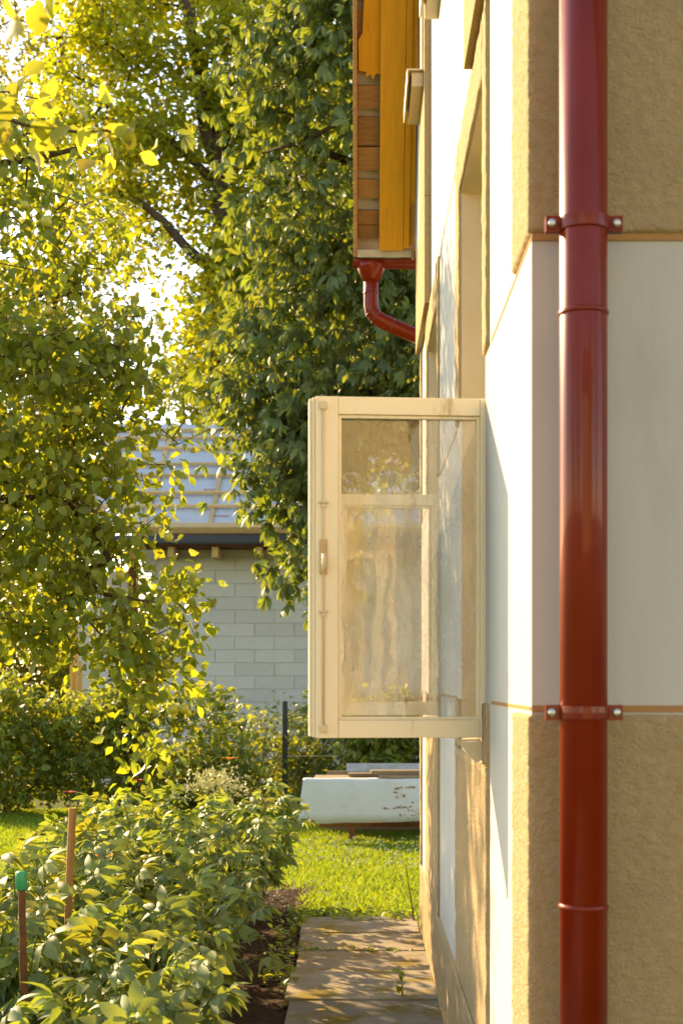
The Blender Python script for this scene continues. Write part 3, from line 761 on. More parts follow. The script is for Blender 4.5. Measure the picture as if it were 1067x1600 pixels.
def stake(name, label, x, y, top, r, mat, lean, cap=None):
    t = thing(name, label, 'stake', (x, y, 0)); t.rotation_euler = lean
    m = MB(); n_ = 8
    m.tube([(0, 0, -.1), (.004, 0, top * .35), (-.003, .002, top * .7), (0, 0, top)], [r, r * 1.05, r * .95, r * .9], n_)
    m.build('shaft', M[mat], t, smooth=False)
    if cap: MB().lathe([(r * 1.1, top - .035), (r * 1.5, top - .03), (r * 1.5, top + .012), (r * 1.3, top + .02), (r * .6, top + .023)], (0, 0, 0), 12).build('cap', M['green'], t, smooth=True)
stake('wooden_stake', 'bare weathered wooden stake leaning among the peonies', -1.16, 5.55, 1.01, .016, 'stake', (0, R(2.2), 0))
stake('capped_stake', 'rusty stake with bright green plastic cap among the peonies', -1.01, 4.35, .90, .0125, 'rust', (0, R(-1.6), 0), True)

# white enamelled metal sheet draped over a low bench frame
sheet = thing('metal_sheet', 'white rust-spotted enamelled metal sheet hanging over a low bench', 'metal sheet', (0.1, 13.6, 0))
x0, x1 = -.70, 1.5
prof = [(.16, .574), (.12, .575), (.06, .576), (.004, .576), (-.010, .570), (-.018, .548), (-.034, .40), (-.05, .25), (-.055, .15)]
V = []; nX = 24
for i in range(nX + 1):
    x_ = x0 + (x1 - x0) * i / nX
    for j, (y_, z_) in enumerate(prof):
        V.append((x_ + (.0 if i else .055 * (z_ - .135) / .45), y_ + .006 * math.sin(i * .9 + j), z_ + (.045 * i / nX if j >= 8 else 0) + .003 * math.sin(i * 1.7)))
k = len(prof)
Fq = [(a * k + b, a * k + b + 1, (a+1) * k + b + 1, (a+1) * k + b) for a in range(nX) for b in range(k - 1)]
V2 = np.array(V); Fq = np.array(Fq)
o = link('sheet', np_mesh('sheet', V2, Fq, M['enamel'], False), sheet)
so = o.modifiers.new('thickness', 'SOLIDIFY'); so.thickness = .004
rs_ = MB(); random.seed(3)
for (cx, cz, sx_, sz_, n_) in ((.33, .455, .10, .06, 16), (.42, .33, .02, .05, 5), (.26, .30, .08, .010, 14), (.52, .31, .06, .012, 10), (.36, .22, .1, .05, 10), (.55, .44, .05, .03, 3)):
    for _ in range(n_):
        x_ = cx + random.gauss(0, sx_); z_ = min(.50, max(.165, cz + random.gauss(0, sz_))); r_ = random.uniform(.004, .013)
        yb = np.interp(z_, [p[1] for p in prof[::-1][:5]], [p[0] for p in prof[::-1][:5]]) - .012
        m_ = [(x_ + r_ * random.uniform(.6, 1.2) * math.cos(a) * 1.3, yb, z_ + r_ * .7 * random.uniform(.6, 1.2) * math.sin(a)) for a in np.linspace(0, 6.28, 7)[:-1]]
        rs_.prism(m_, 0, (0, .014, 0))
tag(rs_.build('rust_spots', M['rustspot'], sheet), kind='stuff')
bench = thing('bench_frame', 'low brown timber bench frame under the white metal sheet', 'bench', (0.1, 13.7, 0))
for z_ in (.10,): MB().box(-.5, 1.6, .02, .07, z_, z_ + .045).build('rail', M['rust'], bench, bevel=.004)
MB().box(-.5, 1.6, .48, .53, .10, .145).build('rail', M['rust'], bench, bevel=.004)
for x_ in (-.18, 1.2):
    for y_ in (.02, .48): MB().box(x_ - .03, x_ + .03, y_ - .001, y_ + .051, -.02, .545).build('leg', M['rust'], bench, bevel=.004)
MB().box(-.55, 1.6, .0, .56, .550, .571).build('top_board', M['greywood'], bench)
pk = 0
for (x_, y_, z_, l_, w__, a_, lab) in ((.42, .16, .592, 1.3, .16, 2, 'short weathered plank lying uppermost on the white metal sheet'), (.2, .42, .579, 1.4, .14, -1, 'long dark weathered plank lying behind on the white metal sheet'), (.5, .05, .578, .9, .08, 4, 'narrow split plank at the front edge of the white metal sheet')):
    o = MB().box(0, l_, -w__/2, w__/2, 0, .028).build('weathered_plank', M['greywood'], None, bevel=.006)
    o.location = (.1 + x_ - .42, 13.6 + y_, z_ + (.03 if pk == 0 else 0)); o.rotation_euler = (0, 0, R(a_)); tag(o, lab, 'plank', 'planks on the metal sheet'); pk += 1
fp = MB(); nF = 18
for i in range(nF):
    fp.box(i * .11, i * .11 + .109, 0, .012, 0, .16 + .0 * i)
o = fp.build('fibre_cement_panel', M['fibre']); o.location = (-.14, 14.35, .60); o.rotation_euler = (R(-62), 0, R(1)); tag(o, 'grey fibre cement panel lying behind the white metal sheet', 'panel')
MB_ = MB().box(-.2, 1.8, 0, .04, -.1, .60); o = MB_.build('panel_support', M['greywood']); o.location = (-.14, 14.42, 0); tag(o, 'grey board upright under the fibre cement panel', 'board')

# yellow timber laths standing upright behind the left shrubs
lt = thing('timber_bundle', 'upright bundle of sunlit yellow timber laths behind the left shrubs', 'timber', (-4.05, 20.3, 0))
for k, (x_, y_, h_) in enumerate(((-.07, 0, 1.75), (-.03, .02, 1.9), (.015, -.01, 1.85), (.055, .015, 1.8), (.0, .06, 1.95), (.05, .06, 1.7))):
    MB().box(x_ - .017, x_ + .017, y_ - .017, y_ + .017, -.05, h_).build('lath', M['lath'], lt)

# ================================================================== GRASS, CLOVER
def grass(x0, x1, y0, y1, n, hgt, seed, avoid):
    r = np.random.default_rng(seed)
    P = np.stack([r.uniform(x0, x1, n), y0 + (y1 - y0) * r.random(n) ** 1.15, np.full(n, -.05)], 1)
    keep = ~avoid(P[:, 0], P[:, 1]); P = P[keep]; m = len(P)
    h = hgt * (.5 + .9 * r.random(m)) * (1 + .35 * fbm(P, 1.5, 3)); a = r.random(m) * 6.28; wd = .0035 + .003 * r.random(m) + .0005 * (P[:, 1] - 9)
    lean = r.normal(size=(m, 2)) * .45
    side = np.stack([np.cos(a), np.sin(a), np.zeros(m)], 1) * wd[:, None]
    top = P + np.stack([lean[:, 0] * h, lean[:, 1] * h, h], 1); mid = P + np.stack([lean[:, 0] * h * .3, lean[:, 1] * h * .3, h * .6], 1)
    V = np.stack([P - side, P + side, mid + side * .8, mid - side * .8, top], 1).reshape(-1, 3)
    b = np.arange(m) * 5
    Fq = np.concatenate([np.stack([b, b+1, b+2], 1), np.stack([b, b+2, b+3], 1), np.stack([b+3, b+2, b+4], 1)])
    return V, Fq
av = lambda X, Y: ((X > -.36) & (X < .36) & (Y < 8.95)) | ((X > .33) & (Y < 8.62)) | ((X > -1.9) & (X < -.42) & (Y < 10.3))
V, Fq = grass(-6, 2.2, 8.9, 17.0, 260000, .055, 2, av)
tag(link('grass', np_mesh('grass', V, Fq, M['L_grass'])), 'sunlit yellow-green lawn grass behind the path and beds', 'grass', kind='stuff')
V, Fq = grass(-6, -1.95, 5.0, 9.2, 26000, .08, 4, lambda X, Y: X > 99)
tag(link('grass', np_mesh('grass', V, Fq, M['L_grass'])), 'lawn grass along the left side of the peony bed', 'grass', kind='stuff')
# clover heads on the lawn, weeds and leaf litter along the path
r = np.random.default_rng(12); n = 800
P = np.stack([r.uniform(-.9, .75, n), r.uniform(9.4, 13.6, n), r.uniform(.0, .035, n)], 1); P = P[fbm(P, 1.6, 8) > -.3]
m = len(P); D = r.normal(size=(m, 3)); N = r.normal(size=(m, 3)); N[:, 2] += 1.5
ball = merge([xf(leaf_tmpl(.5, .45, .2, -.2, n=2), Matrix.Rotation(a, 4, 'Z') @ Matrix.Rotation(R(35), 4, 'X')) for a in np.arange(0, 6.2, 1.05)])
tag(link('clover_flowers', inst_mesh('clover_flowers', ball, P, rotmats(D, N), .026 * (.6 + .7 * r.random(m)), M['white_petal'])), 'white clover heads scattered over the sunlit lawn', 'clover', kind='stuff')
def weeds(n, x0, x1, y0, y1, size, seed, label, mat, zr=.05, name='weeds'):
    r = np.random.default_rng(seed); c_ = np.stack([r.uniform(x0, x1, n), r.uniform(y0, y1, n), np.zeros(n)], 1); c_ = c_[fbm(c_, 2.2, seed) > -.1]
    P = np.repeat(c_, 7, 0) + r.normal(size=(len(c_) * 7, 3)) * .018; P[:, 2] = r.uniform(.0, zr, len(P))
    D = r.normal(size=(len(P), 3)); D[:, 2] = abs(D[:, 2]) * .6; N = r.normal(size=(len(P), 3)) * .3; N[:, 2] += 1
    tag(link(name, inst_mesh(name, T_SMALL, P, rotmats(D, N), size * (.5 + r.random(len(P))), M[mat])), label, name.replace('_', ' '), kind='stuff')
weeds(90, -.50, -.35, 5.2, 8.9, .035, 5, 'small weeds in the soil along the left edge of the path', 'L_hedge', .07)
weeds(60, -.45, .36, 8.75, 9.1, .04, 6, 'low weeds at the far end of the slab path', 'L_hedge', .06)
weeds(26, -.30, .30, 7.80, 7.84, .03, 17, 'tiny weeds in a joint between two path slabs', 'L_hedge', .03)
weeds(16, -.32, -.1, 6.5, 6.9, .03, 18, 'moss and seedlings on the path near its left edge', 'L_hedge', .02)
weeds(10, .26, .33, 4.5, 8.4, .03, 7, 'tiny weeds in the joint between path and house wall', 'L_hedge', .05)
weeds(60, -1.0, -.36, 4.5, 9.5, .028, 8, 'dry leaf litter on the soil of the bed', 'twig', .01, 'leaf_litter')
wd = thing('path_weed', 'single tall green weed growing from a joint of the slab path', 'weed', (.19, 6.62, .02))
MB().tube([(0, 0, 0), (.005, 0, .06), (-.004, 0, .13)], [.003, .0025, .0015], 5).build('stem', M['stem'], wd)
r = np.random.default_rng(3); P = np.stack([r.normal(0, .004, 12), r.normal(0, .004, 12), np.linspace(.02, .13, 12)], 1); D = r.normal(size=(12, 3)); D[:, 2] += .6; N = r.normal(size=(12, 3)) * .3; N[:, 2] += 1
tag(link('foliage', inst_mesh('foliage', T_OVAL, P, rotmats(D, N), .045 * (.6 + r.random(12) * .6), M['L_hedge']), wd), kind='stuff')
dt = thing('dry_twig', 'thin dry twig leaning on the house corner at the path end', 'twig', (.33, 8.75, .03))
MB().tube([(0, 0, 0), (-.02, 0, .14), (-.05, .01, .34)], [.006, .004, .002], 5).tube([(-.02, 0, .14), (.01, 0, .20)], [.003, .0015], 4).build('stem', M['twig'], dt)

# ================================================================== PEONIES
def compound(seed):
    random.seed(seed); parts = [strip((0, 0, 0), (0, .42, .10), .010)]
    for gx, ga in ((0, 0), (-1, 52), (1, -52)):
        base = Matrix.Translation((0, .40 if gx else .42, .10)) @ Matrix.Rotation(R(ga + random.uniform(-8, 8)), 4, 'Z') @ Matrix.Rotation(R(random.uniform(-6, 14)), 4, 'X')
        pl = .16 if gx == 0 else .12
        v_, f_ = strip((0, 0, 0), (0, pl, .0), .007); parts.append(xf((v_, f_), base))
        for a_, ln in ((0, .46), (48, .36), (-48, .36)):
            t = leaf_tmpl(ln * random.uniform(.85, 1.15), ln * .48, .30, .34 if a_ else .28, base=.15, widest=.45, n=4)
            parts.append(xf(t, base @ Matrix.Translation((0, pl, 0)) @ Matrix.Rotation(R(a_ + random.uniform(-9, 9)), 4, 'Z') @ Matrix.Rotation(R(random.uniform(-22, 6)), 4, 'X') @ Matrix.Rotation(R(random.uniform(-20, 20)), 4, 'Y')))
    v, f = merge(parts); return v, f
PEO = [compound(s) for s in (1, 2, 3, 4, 5)]
PEO_ME = [np_mesh('leaf', v, f, M['L_peony']) for v, f in PEO]
def peony(x, y, h, rad, stems, label, seed, lscale=.175):
    rr = random.Random(seed)
    t = thing('peony_bush', label, 'peony', (x, y, 0), 0, 'peonies in the bed beside the path')
    sm = MB()
    for k in range(stems):
        a = rr.uniform(0, 6.28); q = rad * math.sqrt((k + .6) / stems); hh = h * (1.0 - .32 * (q / rad) ** 2) * rr.uniform(.82, 1.06)
        top = Vector((math.cos(a) * q, math.sin(a) * q, hh)); mid = Vector((top.x * .35, top.y * .35, hh * .55))
        pts = [Vector((top.x * .12, top.y * .12, 0)), mid, top]
        sm.tube(pts, [.006, .005, .003], 5)
        nl = 9
        for j in range(nl):
            u = .30 + .70 * j / (nl - 1)
            p_ = pts[0].lerp(pts[1], u / .55) if u < .55 else pts[1].lerp(pts[2], (u - .55) / .45)
            az = a + j * 2.4 + rr.uniform(-.5, .5)
            if j < nl - 1: pit = R(rr.uniform(0, 35))
            else: pit = R(rr.uniform(30, 70))
            o = link('leaf', rr.choice(PEO_ME), t)
            s_ = lscale * rr.uniform(.75, 1.2)
            o.location = p_; o.rotation_euler = (pit, R(rr.uniform(-18, 18)), az); o.scale = (s_,) * 3
    sm.build('stems', M['stem'], t)['kind'] = 'stuff'
plants = []
front = [(-.82, 3.75, .62, .40), (-1.35, 3.85, .66, .4), (-.70, 4.45, .64, .34), (-1.12, 4.55, .74, .42), (-1.62, 4.6, .72, .4), (-.74, 5.15, .66, .36), (-1.25, 5.3, .80, .42), (-1.8, 5.4, .78, .4),
         (-.74, 5.85, .70, .36), (-1.25, 6.05, .80, .42), (-1.85, 6.2, .76, .42)]
back = [(-.80, 6.75, .52, .34), (-1.4, 6.95, .58, .40), (-1.72, 7.35, .50, .34), (-.95, 7.7, .66, .42), (-1.45, 7.9, .70, .44), (-1.75, 8.3, .60, .36), (-.80, 8.6, .74, .44), (-1.35, 8.8, .74, .46), (-1.70, 9.2, .66, .40),
        (-.70, 9.4, .80, .44), (-1.2, 9.6, .70, .44), (-1.65, 9.9, .64, .40)]
fl = ['broad pale green peony at the very front of the bed', 'pale peony at the left foot of the green-capped stake', 'low peony overhanging the dark soil nearest the camera', 'full peony right of the green-capped stake', 'peony left of the green-capped stake at the edge of the picture',
      'peony spilling over the soil at mid front of the bed', 'tall peony in front of the bare wooden stake', 'peony left of the bare wooden stake', 'peony behind the bare soil with leaves pointing to the path', 'tall peony just behind the bare wooden stake', 'leftmost peony behind the wooden stake']
bl = ['low peony in the gap behind the front clump, beside the path', 'small peony at the middle of the gap between both clumps', 'low peony at the left of the gap between both clumps', 'dark peony whose leaves reach to the path in the rear clump', 'dark peony in the front middle of the rear clump', 'peony at the left front of the rear clump',
      'tall dark peony nearest the lawn in the rear clump', 'tall peony in the centre of the rear clump', 'peony at the left of the rear clump beside the lawn', 'tallest rear peony beside the white metal sheet', 'peony below the cream panicle flowers', 'last peony at the rear left of the bed']
for i, (p_, lb) in enumerate(zip(front, fl)): peony(*p_, 14, lb, 100 + i)
for i, (p_, lb) in enumerate(zip(back, bl)): peony(*p_, 13, lb, 200 + i, .17)

def flower(name, label, x, y, z, kind):
    t = thing(name, label, 'flower', (x, y, 0)); rr = np.random.default_rng(int(abs(x * 100)) + int(y * 10))
    if kind == 'panicle':
        st = MB(); 
        for k in range(9): st.tube([(0, 0, 0), (rr.normal(0, .1), rr.normal(0, .1), z * .6), (rr.normal(0, .15), rr.normal(0, .08), z)], [.006, .004, .002], 4)
        st.build('stem', M['stem'], t)
        n = 620; P = np.stack([rr.normal(0, .13, n), rr.normal(0, .10, n), z - .01 + rr.normal(0, .045, n) - 0 * rr.random(n)], 1); P[:, 2] -= 1.2 * (P[:, 0] ** 2)
        D = rr.normal(size=(n, 3)); N = rr.normal(size=(n, 3)); N[:, 2] += 1
        tag(link('petals', inst_mesh('petals', T_SMALL, P, rotmats(D, N), .028 * (.6 + rr.random(n)), M['cream_petal']), t), kind='stuff')
    else:
        MB().tube([(0, 0, 0), (.01, 0, z * .6), (0, 0, z)], [.006, .005, .003], 5).build('stem', M['stem'], t)
        me = np_mesh('petal', *leaf_tmpl(.075, .03, .3, .03, n=3), M['orange' if kind == 'lily' else 'redpetal'])
        for k in range(6):
            o = link('petal', me, t); o.location = (0, 0, z); o.rotation_euler = (R(35), 0, k * 1.047 + .3)
flower('cream_hydrangea', 'cream white panicle flowers rising behind the rear peonies', -1.05, 10.2, .80, 'panicle')
flower('orange_lily', 'orange lily right above the cream panicle flowers', -.96, 10.4, .93, 'lily')
flower('orange_lily', 'small orange lily low between the peony clumps near the wooden stake', -1.30, 7.25, .60, 'lily')
flower('red_flower', 'small red flower at the left in front of the dark shrubs', -2.55, 12.5, .52, 'red')
flower('red_flower', 'small red flower beneath the hanging apple branch', -1.85, 12.0, .66, 'red')

# ================================================================== SHRUBS ALONG THE FENCE
def shrub(name, label, cat, x, y, ells, n, per, size, mat, seed, canes=9, group='shrubs along the wire fence', tm=None, spread=.12, dens=.35):
    t = thing(name, label, cat, (x, y, 0), 0, group)
    c_ = blob_points(ells, n, seed, dens, 1.6)
    P, D, N, S = leaf_cloud(c_, per, (spread, spread, spread * .8), size, t, seed + 1, droop=.25)
    ok = P[:, 2] > .02
    leaves(t, tm or [T_OVAL], P[ok], D[ok], N[ok], S[ok], M[mat], None, 0)
    cm = MB(); rr = random.Random(seed)
    for k in range(canes):
        e = c_[rr.randrange(len(c_))]; b = (e[0] * .35 + rr.uniform(-.1, .1), e[1] * .3, 0)
        cm.tube([b, ((b[0] + e[0]) / 2 + rr.uniform(-.08, .08), (b[1] + e[1]) / 2, e[2] * .6), tuple(e)], [.010, .008, .004], 5)
    cm.build('canes', M['twig'], t)['kind'] = 'stuff'
T_H = [leaf_tmpl(1, .70, .25, .25, n=3), palmate(5, .35)]
shrub('raspberry_bush', 'broad dark bush behind the left fence post', 'bush', -4.1, 16.4, [(0, 0, .75, .75, .5, .75)], 260, 9, .10, 'L_hedge', 301, tm=T_H)
shrub('raspberry_bush', 'dense raspberry bush right of the left fence post', 'bush', -3.05, 16.5, [(0, 0, .72, .75, .5, .74), (.3, 0, 1.1, .4, .3, .35)], 300, 9, .10, 'L_hedge', 302, tm=T_H)
shrub('raspberry_bush', 'arching raspberry bush below the hanging apple branch', 'bush', -2.0, 16.7, [(0, 0, .7, .7, .5, .72), (.1, 0, 1.15, .5, .3, .32)], 280, 9, .10, 'L_hedge', 303, tm=T_H)
shrub('airy_shrub', 'airy brownish shrub in front of the grey block wall', 'bush', -1.35, 17.2, [(0, 0, .62, .55, .4, .6), (-.1, 0, 1.0, .35, .25, .2)], 170, 7, .07, 'L_hedge', 304, dens=.15)
shrub('airy_shrub', 'low loose shrub left of the right fence post', 'bush', -1.62, 16.3, [(0, 0, .55, .5, .4, .55)], 130, 7, .075, 'L_hedge', 305, dens=.15)
shrub('currant_bush', 'green currant bush behind the right fence post', 'bush', -.55, 17.6, [(0, 0, .62, .5, .45, .66), (.15, 0, 1.0, .35, .3, .28)], 190, 8, .095, 'L_hedge', 306, tm=T_H)
shrub('currant_bush', 'bright currant bush behind the white metal sheet', 'bush', .35, 17.0, [(0, 0, .65, .6, .5, .70), (.1, -.1, 1.0, .55, .4, .35)], 330, 9, .10, 'L_hedge', 307, tm=T_H)
shrub('currant_bush', 'currant bush beside the house corner behind the metal sheet', 'bush', 1.4, 17.2, [(0, 0, .65, .6, .5, .75), (0, 0, 1.15, .5, .4, .3)], 280, 9, .10, 'L_hedge', 308, tm=T_H)
shrub('golden_bush', 'sunlit golden bush far left behind the fence', 'bush', -6.2, 25.0, [(0, 0, 1.9, 1.5, .9, 2.2)], 640, 11, .10, 'L_gbush', 309, group='golden bushes behind the fence', dens=.9, spread=.2)
shrub('golden_bush', 'sunlit golden bush beside the yellow timber bundle', 'bush', -4.5, 25.5, [(0, 0, 1.5, 1.2, .9, 1.7)], 480, 11, .10, 'L_gbush', 310, group='golden bushes behind the fence', dens=.9, spread=.2)
shrub('golden_bush', 'broad golden bush closing the view under the apple branches', 'bush', -6.9, 28.5, [(0, 0, 1.9, 2.2, .9, 2.3)], 620, 11, .12, 'L_gbush', 312, group='golden bushes behind the fence', dens=.9, spread=.22)
shrub('golden_bush', 'tall golden bush left of the block wall', 'bush', -8.2, 26.0, [(0, 0, 2.1, 1.7, .9, 2.3)], 700, 11, .11, 'L_gbush', 311, group='golden bushes behind the fence', dens=.9, spread=.22)

# ================================================================== TREES
# chestnut on the right, near the house corner
random.seed(21)
t = thing('chestnut_tree', 'dark green chestnut with hand-shaped leaves hanging beside the house', 'tree', (2.6, 16.8, 0))
sk = Skeleton()
tr = sk.limb_path([(0, 0, -.1), (.05, 0, 1.5), (-.05, -.05, 3.2), (.05, 0, 5.5), (0, .1, 8.5), (.1, 0, 11)], .24, .05)
sk.limb_path([(-.05, -.05, 3.2), (-1.0, -.4, 4.2), (-2.2, -.9, 4.7), (-3.4, -1.2, 4.6)], .11, .03, tr[13])
sk.limb_path([(0, 0, 4.6), (-1.1, -.6, 6.0), (-2.4, -1.2, 7.0), (-3.4, -1.5, 7.3)], .11, .03, tr[18])
sk.limb_path([(0, .05, 6.6), (-1.0, -.3, 8.2), (-2.2, -.8, 9.4)], .09, .03, tr[26])
ells = [(-3.55, -1.2, 6.2, .65, .7, 1.0, 1.2), (-3.4, -1.2, 8.0, .7, .7, 1.0, 1.1), (-2.4, -.9, 5.2, 1.5, 1.1, 1.0, 1.6), (-3.2, -1.5, 4.6, .95, .8, .9, 1.8), (-2.2, -1.3, 3.7, .9, .7, .7, 1.4), (-2.0, -1.0, 6.8, 1.8, 1.4, 1.1, 1.2), (-1.2, -.8, 8.4, 2.2, 1.6, 1.5), (-2.6, -1.3, 8.2, 1.3, 1.0, 1.0),
        (-.5, -.8, 5.5, 1.8, 1.5, 2.0, .8), (-.6, -.2, 10.5, 2.3, 1.8, 1.4), (1.2, 0, 7, 1.8, 1.8, 3.0, .35), (-3.35, -2.0, 3.75, .38, .35, .5, 9), (-3.3, -1.7, 4.2, .4, .35, .4, 8), (-3.15, -2.1, 2.75, .20, .2, .15, 20), (-2.95, -2.1, 2.6, .2, .2, .3, 14), (-2.95, -2.0, 3.1, .18, .2, .5, 12)]
c_ = blob_points(ells, 1800, 41, .28, .75)
sk.attach(c_, step=.35, wig=.08, up=.12); sk.radii(.0055)
sk.meshes(t, M['bark'], M['twig'])
P, D, N, S = leaf_cloud(c_, 8, (.26, .24, .17), .16, t, 42, droop=.35, outward=.7, ctr=(0, .5, 6))
leaves(t, T_PALM, P, D, N, S, M['L_chest'], M['L_chest1'], 300)

# tall tree behind the block house, trunk and fork visible
random.seed(22)
t = thing('tall_tree', 'tall tree with dark forked trunk behind the unfinished house', 'tree', (-3.0, 31.0, 0))
sk = Skeleton()
tr = sk.limb_path([(.1, 0, -.1), (.1, 0, 3), (.05, 0, 6), (-.05, 0, 9.5), (-.0, 0, 11.2), (-.1, 0, 12.8)], .36, .17, step=.4)
sk.limb_path([(-.1, 0, 12.8), (-.5, 0, 14.5), (-.9, .1, 17.5), (-1.0, .1, 20)], .20, .08, tr[-1], .4)
sk.limb_path([(-.1, 0, 12.8), (.25, 0, 14.5), (.6, -.1, 17), (1.3, 0, 20)], .19, .08, tr[-1], .4)
sk.limb_path([(-.0, 0, 10.3), (-.8, -.2, 11.0), (-1.6, -.3, 11.8), (-2.3, -.3, 12.1)], .13, .05, tr[-8], .4)
sk.limb_path([(-.05, 0, 12.2), (-1.1, 0, 13.3), (-2.6, -.2, 14.0)], .11, .04, tr[-3], .4)
sk.limb_path([(.0, 0, 11.0), (1.1, -.3, 12.4), (2.4, -.4, 13.6), (3.2, -.4, 15)], .12, .05, tr[-6], .4)
sk.limb_path([(.05, 0, 9.5), (1.0, .3, 10.6), (2.2, .4, 11.3)], .10, .04, tr[-11], .4)
ells = [(-1.0, 0, 17, 2.8, 2.0, 2.5, .9), (-2.6, 0, 13.8, 1.7, 1.5, 1.8, .8), (1.8, 0, 15.5, 2.2, 2.0, 3.2, 1.1), (0, .6, 13.5, 2.4, 1.6, 2.4, .8), (1.6, 0, 10.5, 2.0, 1.7, 2.6, 1.4), (0.2, .6, 9.0, 1.3, 1.3, 1.9, 1.3), (-1.8, .2, 11.4, 1.0, 1.2, 1.0, .8), (3.2, .5, 12, 2.0, 1.6, 5, .7), (.1, -1.0, 9.2, .9, .6, 1.8, 1.6), (-1.6, -.8, 12.6, 1.3, .6, .9, 1.5), (-3.0, .3, 11.2, .8, .8, .8, .5)]
c_ = blob_points(ells, 2700, 51, .14, .85)
sk.attach(c_, step=.5, wig=.1, up=.1); sk.radii(.0085)
sk.meshes(t, M['bark'], M['bark'])
P, D, N, S = leaf_cloud(c_, 22, (.30, .30, .22), .165, t, 52, droop=.3)
leaves(t, [T_SMALL, leaf_tmpl(1, .8, .2, .2, n=2)], P, D, N, S, M['L_maple'], None, 0)

# smaller trees further away
def far_tree(name, label, x, y, h, ells, n, per, size, mat, seed, spread=.4, group='trees beyond the unfinished house'):
    random.seed(seed)
    t = thing(name, label, 'tree', (x, y, 0), 0, group); sk = Skeleton()
    tr = sk.limb_path([(0, 0, -.1), (.1, 0, h * .3), (-.1, .1, h * .6), (0, 0, h * .92)], .02 * h + .03, .04, step=.6, wig=.05)
    c_ = blob_points(ells, n, seed, .2, .6); sk.attach(c_, step=.7, wig=.12, up=.1); sk.radii(.010)
    sk.meshes(t, M['bark'], M['bark'], 7, 3)
    P, D, N, S = leaf_cloud(c_, per, (spread, spread, spread * .8), size, t, seed + 1, droop=.3)
    leaves(t, [T_SMALL], P, D, N, S, M[mat], None, 0)
far_tree('golden_tree', 'bright golden sunlit tree just above the unfinished roof', -3.6, 36, 10.6, [(0, 0, 8.6, 1.3, 1.2, 1.4), (1.3, 0, 8.2, 1.1, 1.0, 1.2), (-.3, 0, 6.5, 1.8, 1.3, 1.6)], 520, 16, .17, 'L_gold', 61)
far_tree('far_tree', 'thin pale tree against the bright sky at upper left', -8.0, 38, 20, [(0, 0, 15, 2.4, 2, 4, .8), (-1.5, 0, 18, 2.2, 2, 2.2, .9), (2.0, 0, 11.5, 1.6, 1.4, 1.6, .6), (-1.0, 0, 10.5, 2.6, 2, 3.0, 1.2), (.6, 0, 19, 2.5, 2, 1.6, .8)], 700, 14, .2, 'L_far', 62, .42)
far_tree('far_tree', 'small hazy tree low in the sky gap above the roof', -5.9, 48, 14.0, [(-.2, 0, 8.7, 2.0, 1.6, 1.6), (.3, 0, 6, 2.2, 1.6, 2.2), (.2, 0, 12.0, 1.7, 1.4, 2.2, .55)], 420, 12, .2, 'L_far', 63, .4)
far_tree('far_tree', 'round far tree at the left edge behind the apple tree', -13, 45, 16, [(0, 0, 9, 4.5, 3, 7)], 1100, 13, .24, 'L_far', 64, .5)
far_tree('far_tree', 'far green tree behind the chestnut at the house', 3.0, 40, 17, [(0, 0, 10, 3.6, 3, 6)], 800, 13, .24, 'L_maple', 65, .5)
far_tree('far_tree', 'low far tree between the tall tree and the house', -.3, 44, 12, [(0, 0, 7, 2.6, 2.2, 4)], 420, 13, .22, 'L_maple', 66, .5)

for lb_, x_, y_, h_, e_, n_, m_ in (  # trees added behind the camera to keep sky out of the pipe's reflections
    ('leafy unseen tree added left of the beige house to darken reflections', -7.5, -9.0, 10.5, [(0, 0, 5.8, 2.6, 2.0, 4.4)], 420, 'L_maple'),
    ('tall unseen tree added right of the beige house to darken the red pipe', 5.6, -7.5, 11, [(0, 0, 6.0, 2.7, 2.0, 4.8)], 440, 'L_maple'),
    ('wide unseen tree added to darken the far right edge of the red pipe', 10.5, -4.0, 10, [(0, 0, 5.4, 2.8, 2.2, 4.4)], 400, 'L_maple'),
    ('wide unseen tree added to darken the far left edge of the red pipe', -11.5, -4.5, 10, [(0, 0, 5.4, 2.8, 2.2, 4.4)], 400, 'L_maple')):
    far_tree('added_unseen_tree', lb_, x_, y_, h_, e_, n_, 15, .15, m_, 81 + int(x_), .33, 'unseen trees added behind the camera for reflections')
# apple tree: trunk left of the picture, branches hang into it
random.seed(23)
t = thing('apple_tree', 'old apple tree with drooping branches and small green apples', 'tree', (-3.7, 9.6, 0))
sk = Skeleton()
tr = sk.limb_path([(0, 0, -.1), (.05, 0, .8), (.0, .05, 1.6), (-.05, 0, 2.4), (0, 0, 3.6)], .15, .09)
l1 = sk.limb_path([(0, .05, 1.7), (.6, -.2, 2.4), (1.2, -.4, 2.72), (1.75, -.5, 2.62), (2.1, -.55, 2.35)], .08, .018, tr[7])
l2 = sk.limb_path([(0, 0, 2.4), (.6, -.1, 3.2), (1.3, -.2, 3.7), (2.0, -.3, 3.75)], .07, .018, tr[10])
l3 = sk.limb_path([(0, 0, 3.4), (.5, -.1, 4.3), (1.2, -.2, 4.9), (1.8, -.2, 5.0)], .06, .015, tr[-2])
l4 = sk.limb_path([(0, 0, 2.9), (.4, .5, 3.6), (1.0, .8, 4.2), (1.7, .9, 4.4)], .06, .015, tr[12])
